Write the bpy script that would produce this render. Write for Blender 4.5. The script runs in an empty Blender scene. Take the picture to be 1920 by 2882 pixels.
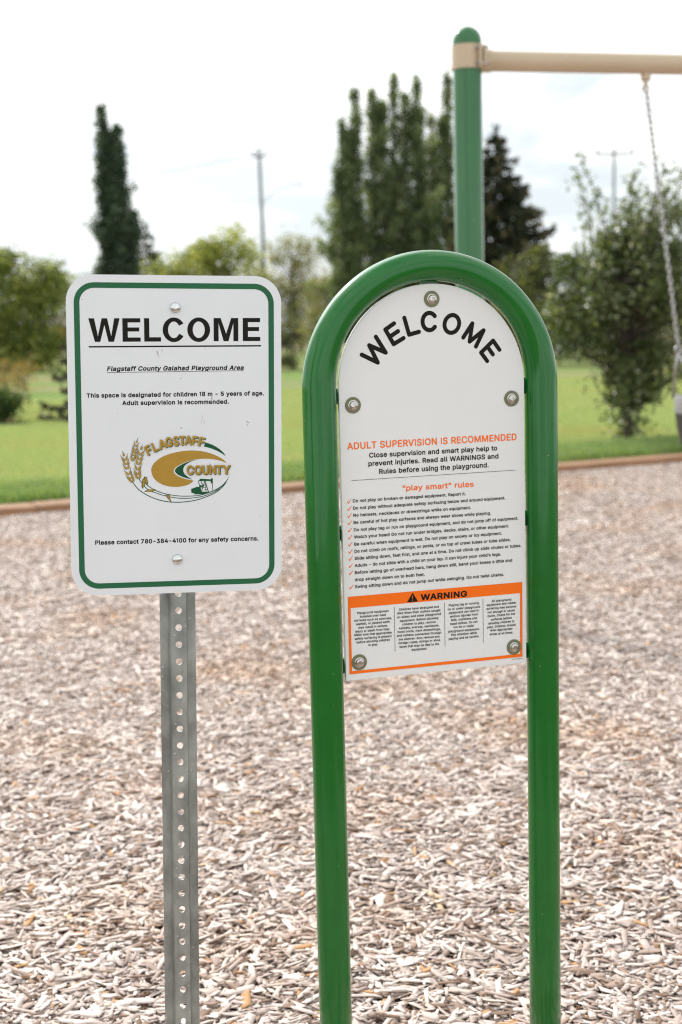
import bpy, math
import numpy as np
from mathutils import Matrix, Vector

SC = bpy.context.scene
COL = SC.collection
RNG = np.random.default_rng(11)
PI = math.pi
R = math.radians

# ------------------------------------------------------------------ camera
EYE = Vector((0, 0, 1.29))
PITCH, ROLL = 0.12879, -0.02514
_fw = Vector((0, math.cos(PITCH), -math.sin(PITCH)))
_r0 = Vector((1, 0, 0)); _u0 = Vector((0, math.sin(PITCH), math.cos(PITCH)))
_rt = math.cos(ROLL) * _r0 + math.sin(ROLL) * _u0
_up = -math.sin(ROLL) * _r0 + math.cos(ROLL) * _u0
cam = bpy.data.cameras.new('camera')
cam.sensor_fit = 'VERTICAL'; cam.sensor_height = 36; cam.sensor_width = 24; cam.lens = 50
cam.clip_start = 0.05; cam.clip_end = 2000
cam.dof.use_dof = True; cam.dof.focus_distance = 2.13; cam.dof.aperture_fstop = 4.8; cam.dof.aperture_blades = 0
cam_o = bpy.data.objects.new('camera', cam); COL.objects.link(cam_o)
cam_o.matrix_world = Matrix(((_rt.x, _up.x, -_fw.x, EYE.x), (_rt.y, _up.y, -_fw.y, EYE.y), (_rt.z, _up.z, -_fw.z, EYE.z), (0, 0, 0, 1)))
SC.camera = cam_o

# ------------------------------------------------------------------ sky and sun
SUN_DIR = Vector((-0.42, 0.66, 0.62)).normalized()
elev = math.asin(SUN_DIR.z); azim = math.atan2(SUN_DIR.x, SUN_DIR.y)
SKY_STRENGTH = 0.1
world = bpy.data.worlds.new('World'); SC.world = world; world.use_nodes = True
nt = world.node_tree; N = nt.nodes; LK = nt.links
bg = N['Background']; bg.inputs['Strength'].default_value = SKY_STRENGTH
sky = N.new('ShaderNodeTexSky'); sky.sky_type = 'NISHITA'; sky.sun_disc = False
sky.sun_elevation = elev; sky.sun_rotation = azim; sky.air_density = 1.0; sky.dust_density = 1.5
tc = N.new('ShaderNodeTexCoord')
mp = N.new('ShaderNodeMapping'); mp.inputs['Scale'].default_value = (1.6, 1.6, 6.5); mp.inputs['Rotation'].default_value = (0, R(9), 0)
nz = N.new('ShaderNodeTexNoise'); nz.inputs['Scale'].default_value = 1.5; nz.inputs['Detail'].default_value = 7; nz.inputs['Roughness'].default_value = 0.55
nz.inputs['Distortion'].default_value = 0.4
rp = N.new('ShaderNodeValToRGB'); rp.color_ramp.elements[0].position = 0.42; rp.color_ramp.elements[1].position = 0.60
rp.color_ramp.elements[0].color = (0.0, 0.0, 0.0, 1); rp.color_ramp.elements[1].color = (1, 1, 1, 1)
mx = N.new('ShaderNodeMix'); mx.data_type = 'RGBA'
CLOUD = 12.4
mx.inputs['B'].default_value = (CLOUD, CLOUD, CLOUD * 0.99, 1)
LK.new(tc.outputs['Generated'], mp.inputs['Vector']); LK.new(mp.outputs[0], nz.inputs['Vector']); LK.new(nz.outputs['Fac'], rp.inputs['Fac'])
thin = N.new('ShaderNodeMix'); thin.data_type = 'RGBA'; thin.inputs['Factor'].default_value = 0.9; thin.inputs['B'].default_value = (6.7, 7.3, 7.7, 1)   # thin high cloud over the blue
LK.new(sky.outputs[0], thin.inputs['A'])
LK.new(rp.outputs['Color'], mx.inputs['Factor']); LK.new(thin.outputs['Result'], mx.inputs['A']); 
# the veiled sun brightens the cloud around it
dt = N.new('ShaderNodeVectorMath'); dt.operation = 'DOT_PRODUCT'; dt.inputs[1].default_value = SUN_DIR
nv = N.new('ShaderNodeVectorMath'); nv.operation = 'NORMALIZE'; LK.new(tc.outputs['Generated'], nv.inputs[0]); LK.new(nv.outputs[0], dt.inputs[0])
ps = N.new('ShaderNodeMath'); ps.operation = 'MAXIMUM'; ps.inputs[1].default_value = 0.0; LK.new(dt.outputs['Value'], ps.inputs[0])
pw = N.new('ShaderNodeMath'); pw.operation = 'POWER'; pw.inputs[1].default_value = 14.0; LK.new(ps.outputs[0], pw.inputs[0])
gl = N.new('ShaderNodeMath'); gl.operation = 'MULTIPLY_ADD'; gl.inputs[1].default_value = 4.0; gl.inputs[2].default_value = 1.0; LK.new(pw.outputs[0], gl.inputs[0])
sc_ = N.new('ShaderNodeVectorMath'); sc_.operation = 'SCALE'; LK.new(mx.outputs['Result'], sc_.inputs[0]); LK.new(gl.outputs[0], sc_.inputs['Scale'])
LK.new(sc_.outputs[0], bg.inputs['Color'])

sl = bpy.data.lights.new('sun', 'SUN'); sl.energy = 2.0; sl.angle = R(3); sl.color = (1.0, 0.95, 0.87)
so = bpy.data.objects.new('sun', sl); COL.objects.link(so)
so.rotation_euler = SUN_DIR.to_track_quat('Z', 'Y').to_euler()
so.location = (-6, 8, 12)
SC.view_settings.view_transform = 'Standard'; SC.view_settings.look = 'None'
SC.view_settings.exposure = 0.36; SC.view_settings.gamma = 1.0; SC.view_settings.use_curve_mapping = False
SC.cycles.use_denoising = True; SC.cycles.denoising_prefilter = 'NONE'; SC.cycles.denoising_input_passes = 'RGB_ALBEDO_NORMAL'; SC.cycles.use_adaptive_sampling = False; SC.cycles.max_bounces = 6; SC.cycles.sample_clamp_direct = 15; SC.cycles.sample_clamp_indirect = 6; SC.cycles.filter_width = 1.1; SC.cycles.transparent_max_bounces = 8

# ------------------------------------------------------------------ helpers
def tag(o, label=None, cat=None, group=None, kind=None):
    if label: o['label'] = label
    if cat: o['category'] = cat
    if group: o['group'] = group
    if kind: o['kind'] = kind
    return o

def thing(name, label, cat, loc=(0, 0, 0), rotz=0.0, group=None):
    o = bpy.data.objects.new(name, None); COL.objects.link(o)
    o.location = loc; o.rotation_euler = (0, 0, rotz); o.empty_display_size = 0.1
    return tag(o, label, cat, group)

class MB:
    """collects vertices, faces and a per-vertex tint; builds one mesh object"""
    def __init__(self): self.V = []; self.F = []; self.T = []; self.n = 0
    def add(self, verts, faces, tint=0.5):
        verts = [tuple(v) for v in verts]
        self.V += verts; self.F += [tuple(i + self.n for i in f) for f in faces]
        self.T += [tint] * len(verts); self.n += len(verts); return self
    def box(self, lo, hi, tint=0.5):
        x0, y0, z0 = lo; x1, y1, z1 = hi
        return self.add([(x0, y0, z0), (x1, y0, z0), (x1, y1, z0), (x0, y1, z0), (x0, y0, z1), (x1, y0, z1), (x1, y1, z1), (x0, y1, z1)],
                        [(0, 3, 2, 1), (4, 5, 6, 7), (0, 1, 5, 4), (1, 2, 6, 5), (2, 3, 7, 6), (3, 0, 4, 7)], tint)
    def tube(self, pts, rad, seg=10, caps=True, tint=0.5, closed=False):
        pts = [Vector(p) for p in pts]; n = len(pts)
        if not hasattr(rad, '__len__'): rad = [rad] * n
        V = []; F = []
        t0 = (pts[1] - pts[0]).normalized()
        ref = Vector((0, 0, 1)) if abs(t0.z) < 0.9 else Vector((1, 0, 0))
        a = t0.cross(ref).normalized()
        for i, p in enumerate(pts):
            if closed: t = (pts[(i + 1) % n] - pts[i - 1]).normalized()
            elif i == 0: t = t0
            elif i == n - 1: t = (pts[-1] - pts[-2]).normalized()
            else: t = (pts[i + 1] - pts[i - 1]).normalized()
            a = (a - t * a.dot(t)).normalized(); b = t.cross(a)
            for k in range(seg):
                th = 2 * PI * k / seg
                V.append(p + (a * math.cos(th) + b * math.sin(th)) * rad[i])
        m = n if closed else n - 1
        for i in range(m):
            for k in range(seg):
                k2 = (k + 1) % seg; j = (i + 1) % n
                F.append((i * seg + k, i * seg + k2, j * seg + k2, j * seg + k))
        if caps and not closed:
            F.append(tuple(range(seg))[::-1]); F.append(tuple((n - 1) * seg + k for k in range(seg)))
        return self.add(V, F, tint)
    def lathe(self, prof, seg=32, axis='z', org=(0, 0, 0), tint=0.5):
        """profile [(radius, height)] spun about an axis through org"""
        V = []; F = []; ox, oy, oz = org
        for r, h in prof:
            for k in range(seg):
                c, s = r * math.cos(2 * PI * k / seg), r * math.sin(2 * PI * k / seg)
                V.append((ox + c, oy + s, oz + h) if axis == 'z' else (ox + c, oy - h, oz + s))
        n = len(prof)
        for i in range(n - 1):
            for k in range(seg):
                k2 = (k + 1) % seg
                F.append((i * seg + k, i * seg + k2, (i + 1) * seg + k2, (i + 1) * seg + k))
        F.append(tuple(range(seg))[::-1]); F.append(tuple((n - 1) * seg + k for k in range(seg)))
        return self.add(V, F, tint)
    def prism(self, pts, y0, y1):
        """polygon in x-z given counter-clockwise seen from -y, front at y0, back at y1"""
        n = len(pts)
        V = [(x, y0, z) for x, z in pts] + [(x, y1, z) for x, z in pts]
        F = [tuple(range(n)), tuple(range(2 * n - 1, n - 1, -1))] + [(i, i + n, (i + 1) % n + n, (i + 1) % n) for i in range(n)]
        return self.add(V, F)
    def build(self, name, mat, parent=None, smooth=False, tint=False, loc=None, bevel=0):
        me = bpy.data.meshes.new(name); me.from_pydata(self.V, [], self.F); me.update()
        if tint:
            at = me.attributes.new('tint', 'FLOAT', 'POINT'); at.data.foreach_set('value', np.array(self.T, np.float32))
        return link(name, me, mat, parent, smooth, loc, bevel)

def link(name, me, mat, parent=None, smooth=False, loc=None, bevel=0):
    if mat: me.materials.append(mat)
    if smooth:
        me.polygons.foreach_set('use_smooth', [True] * len(me.polygons))
        if smooth != 'all':
            try: me.set_sharp_from_angle(angle=R(40))
            except Exception: pass
    o = bpy.data.objects.new(name, me); COL.objects.link(o)
    if parent: o.parent = parent
    if loc: o.location = loc
    if bevel:
        b = o.modifiers.new('bevel', 'BEVEL'); b.width = bevel; b.segments = 2; b.limit_method = 'ANGLE'; b.angle_limit = R(50)
    return o

def np_mesh(name, V, F, tint=None, mat=None):
    """V (n,3), F (m,k) arrays of equal-sided faces"""
    me = bpy.data.meshes.new(name); m, k = F.shape
    me.vertices.add(len(V)); me.vertices.foreach_set('co', np.ascontiguousarray(V, np.float32).ravel())
    me.loops.add(m * k); me.loops.foreach_set('vertex_index', np.ascontiguousarray(F, np.int32).ravel())
    me.polygons.add(m); me.polygons.foreach_set('loop_start', np.arange(0, m * k, k, dtype=np.int32))
    try: me.polygons.foreach_set('loop_total', np.full(m, k, np.int32))
    except Exception: pass
    me.update(calc_edges=True)
    if tint is not None:
        at = me.attributes.new('tint', 'FLOAT', 'POINT'); at.data.foreach_set('value', np.ascontiguousarray(tint, np.float32))
    if mat: me.materials.append(mat)
    return me

# ------------------------------------------------------------------ materials
def new_mat(name):
    m = bpy.data.materials.new(name); m.use_nodes = True
    return m, m.node_tree.nodes, m.node_tree.links, m.node_tree.nodes['Principled BSDF']

def c4(c): return (c[0], c[1], c[2], 1)

def mat_plain(name, col, rough=0.5, metal=0.0, spec=0.5, coat=0.0, var=0.0, vscale=30.0, bump=0.0, bscale=200.0, stretch=(1, 1, 1), rvar=0.0, space='Object'):
    m, n, l, p = new_mat(name)
    p.inputs['Roughness'].default_value = rough; p.inputs['Metallic'].default_value = metal
    p.inputs['Specular IOR Level'].default_value = spec; p.inputs['Coat Weight'].default_value = coat; p.inputs['Coat Roughness'].default_value = 0.06
    p.inputs['Base Color'].default_value = c4(col)
    t = n.new('ShaderNodeTexCoord'); mpn = n.new('ShaderNodeMapping'); mpn.inputs['Scale'].default_value = stretch
    l.new(t.outputs[space], mpn.inputs['Vector'])
    if var:
        z = n.new('ShaderNodeTexNoise'); z.inputs['Scale'].default_value = vscale; z.inputs['Detail'].default_value = 6; z.inputs['Roughness'].default_value = 0.65
        l.new(mpn.outputs[0], z.inputs['Vector'])
        r = n.new('ShaderNodeValToRGB'); r.color_ramp.elements[0].position = 0.3; r.color_ramp.elements[1].position = 0.7
        r.color_ramp.elements[0].color = c4([x * (1 - var) for x in col]); r.color_ramp.elements[1].color = c4([min(1, x * (1 + var)) for x in col])
        l.new(z.outputs['Fac'], r.inputs['Fac']); l.new(r.outputs['Color'], p.inputs['Base Color'])
        if rvar:
            mr = n.new('ShaderNodeMapRange'); mr.inputs['To Min'].default_value = max(0.02, rough - rvar); mr.inputs['To Max'].default_value = rough + rvar
            l.new(z.outputs['Fac'], mr.inputs['Value']); l.new(mr.outputs[0], p.inputs['Roughness'])
    if bump:
        z2 = n.new('ShaderNodeTexNoise'); z2.inputs['Scale'].default_value = bscale; z2.inputs['Detail'].default_value = 3
        l.new(mpn.outputs[0], z2.inputs['Vector'])
        b = n.new('ShaderNodeBump'); b.inputs['Strength'].default_value = bump; b.inputs['Distance'].default_value = 0.002
        l.new(z2.outputs['Fac'], b.inputs['Height']); l.new(b.outputs['Normal'], p.inputs['Normal'])
    return m

def mat_tint(name, stops, rough=0.6, translucent=0.0, spec=0.4, patch=None, pscale=0.5):
    """colour picked by the per-vertex tint; optional translucency (leaves) and world-space patches of another colour"""
    m, n, l, p = new_mat(name)
    a = n.new('ShaderNodeAttribute'); a.attribute_name = 'tint'
    r = n.new('ShaderNodeValToRGB'); e = r.color_ramp.elements
    e[0].position = stops[0][0]; e[0].color = c4(stops[0][1]); e[1].position = stops[-1][0]; e[1].color = c4(stops[-1][1])
    for pos, col in stops[1:-1]:
        x = e.new(pos); x.color = c4(col)
    l.new(a.outputs['Fac'], r.inputs['Fac'])
    out = r.outputs['Color']
    if patch:
        g = n.new('ShaderNodeNewGeometry'); z = n.new('ShaderNodeTexNoise'); z.inputs['Scale'].default_value = pscale; z.inputs['Detail'].default_value = 4
        l.new(g.outputs['Position'], z.inputs['Vector'])
        q = n.new('ShaderNodeMapRange'); q.inputs['From Min'].default_value = 0.5; q.inputs['From Max'].default_value = 0.72; q.inputs['To Max'].default_value = 0.75
        l.new(z.outputs['Fac'], q.inputs['Value'])
        x = n.new('ShaderNodeMix'); x.data_type = 'RGBA'; x.blend_type = 'MULTIPLY'
        x.inputs['B'].default_value = c4(patch)
        l.new(q.outputs[0], x.inputs['Factor']); l.new(out, x.inputs['A']); out = x.outputs['Result']
    l.new(out, p.inputs['Base Color'])
    p.inputs['Roughness'].default_value = rough; p.inputs['Specular IOR Level'].default_value = spec
    if translucent:
        tb = n.new('ShaderNodeBsdfTranslucent'); ms = n.new('ShaderNodeMixShader'); ms.inputs['Fac'].default_value = translucent
        bc = n.new('ShaderNodeMix'); bc.data_type = 'RGBA'; bc.blend_type = 'MULTIPLY'; bc.inputs['Factor'].default_value = 1; bc.inputs['B'].default_value = (1.5, 1.45, 0.6, 1)
        l.new(out, bc.inputs['A']); l.new(bc.outputs['Result'], tb.inputs['Color'])
        l.new(p.outputs[0], ms.inputs[1]); l.new(tb.outputs[0], ms.inputs[2]); l.new(ms.outputs[0], n['Material Output'].inputs['Surface'])
    return m

M = {}
M['sign_white'] = mat_plain('sign_white', (0.74, 0.76, 0.775), 0.38, var=0.02, vscale=9, spec=0.4)
M['hdpe_white'] = mat_plain('panel_white', (0.76, 0.765, 0.75), 0.42, var=0.015, vscale=6, spec=0.4, bump=0.05, bscale=400)
M['sign_green'] = mat_plain('border_green', (0.020, 0.125, 0.055), 0.45, spec=0.2, var=0.05, vscale=12)
M['ink'] = mat_plain('black_ink', (0.013, 0.012, 0.010), 0.55, spec=0.12)
M['ink_grey'] = mat_plain('grey_ink', (0.03, 0.028, 0.026), 0.55, spec=0.12)
M['orange'] = mat_plain('orange_ink', (0.92, 0.165, 0.010), 0.5, spec=0.15)
M['gold'] = mat_plain('gold_ink', (0.42, 0.25, 0.042), 0.5, spec=0.15, var=0.04, vscale=40)
M['logo_green'] = mat_plain('emblem_green', (0.012, 0.085, 0.036), 0.5, spec=0.15)
M['smudge'] = mat_plain('smudge_grey', (0.42, 0.39, 0.36), 0.7)
M['green_tube'] = mat_plain('green_powder_coat', (0.0018, 0.124, 0.0120), 0.16, var=0.10, vscale=14, coat=0.2, spec=0.42, bump=0.04, bscale=260, rvar=0.03)
M['swing_green'] = mat_plain('green_post_paint', (0.010, 0.125, 0.026), 0.22, var=0.08, vscale=6, coat=0.4, rvar=0.04)
M['swing_tan'] = mat_plain('tan_powder_coat', (0.52, 0.405, 0.275), 0.35, var=0.05, vscale=6, rvar=0.04)
M['galv'] = mat_plain('galvanised_steel', (0.30, 0.315, 0.295), 0.46, metal=0.55, var=0.42, vscale=24, bump=0.12, bscale=900, stretch=(1, 1, 0.55), rvar=0.12)
M['stainless'] = mat_plain('stainless_steel', (0.55, 0.53, 0.49), 0.14, metal=1.0, var=0.1, vscale=200)
M['washer'] = mat_plain('washer_steel', (0.17, 0.175, 0.10), 0.5, metal=0.2, var=0.1, vscale=150)
M['bolt_dome'] = mat_plain('zinc_bolt', (0.66, 0.68, 0.66), 0.16, metal=1.0, var=0.1, vscale=250, bump=0.15, bscale=300)
M['chain'] = mat_plain('chain_steel', (0.42, 0.41, 0.40), 0.3, metal=0.9, var=0.15, vscale=60)
M['rubber'] = mat_plain('black_rubber', (0.022, 0.020, 0.020), 0.5, var=0.2, vscale=20)
M['rubber_grey'] = mat_plain('grey_seat_rim', (0.24, 0.23, 0.235), 0.45, var=0.1, vscale=20)
M['bark'] = mat_plain('bark', (0.085, 0.068, 0.052), 0.9, var=0.4, vscale=8, stretch=(1, 1, 0.25), bump=0.6, bscale=30)
M['pole_wood'] = mat_plain('weathered_pole', (0.17, 0.175, 0.18), 0.85, var=0.25, vscale=3, stretch=(1, 1, 0.1))
M['timber'] = mat_plain('cedar_timber', (0.30, 0.165, 0.088), 0.8, var=0.3, vscale=5, stretch=(0.25, 3, 3), bump=0.4, bscale=30)
M['wire'] = mat_plain('wire', (0.12, 0.10, 0.08), 0.6)
M['lamp_metal'] = mat_plain('lamp_arm_metal', (0.35, 0.36, 0.37), 0.45, metal=0.6)

# powder coat picks up dust specks and a few worn spots
def add_specks(m, col, scale, size, keep):
    n, l = m.node_tree.nodes, m.node_tree.links; p = n['Principled BSDF']
    src = p.inputs['Base Color'].links[0].from_socket
    t = n.new('ShaderNodeTexCoord'); v = n.new('ShaderNodeTexVoronoi'); v.inputs['Scale'].default_value = scale
    l.new(t.outputs['Object'], v.inputs['Vector'])
    a = n.new('ShaderNodeMath'); a.operation = 'LESS_THAN'; a.inputs[1].default_value = size; l.new(v.outputs['Distance'], a.inputs[0])
    s = n.new('ShaderNodeSeparateColor'); l.new(v.outputs['Color'], s.inputs[0])
    b = n.new('ShaderNodeMath'); b.operation = 'LESS_THAN'; b.inputs[1].default_value = keep; l.new(s.outputs[0], b.inputs[0])
    c = n.new('ShaderNodeMath'); c.operation = 'MULTIPLY'; l.new(a.outputs[0], c.inputs[0]); l.new(b.outputs[0], c.inputs[1])
    x = n.new('ShaderNodeMix'); x.data_type = 'RGBA'; x.inputs['B'].default_value = c4(col)
    l.new(c.outputs[0], x.inputs['Factor']); l.new(src, x.inputs['A']); l.new(x.outputs['Result'], p.inputs['Base Color'])
add_specks(M['green_tube'], (0.25, 0.33, 0.18), 70, 0.06, 0.12)
add_specks(M['swing_green'], (0.25, 0.32, 0.20), 30, 0.08, 0.15)
add_specks(M['galv'], (0.50, 0.52, 0.50), 120, 0.16, 0.25)

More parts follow.
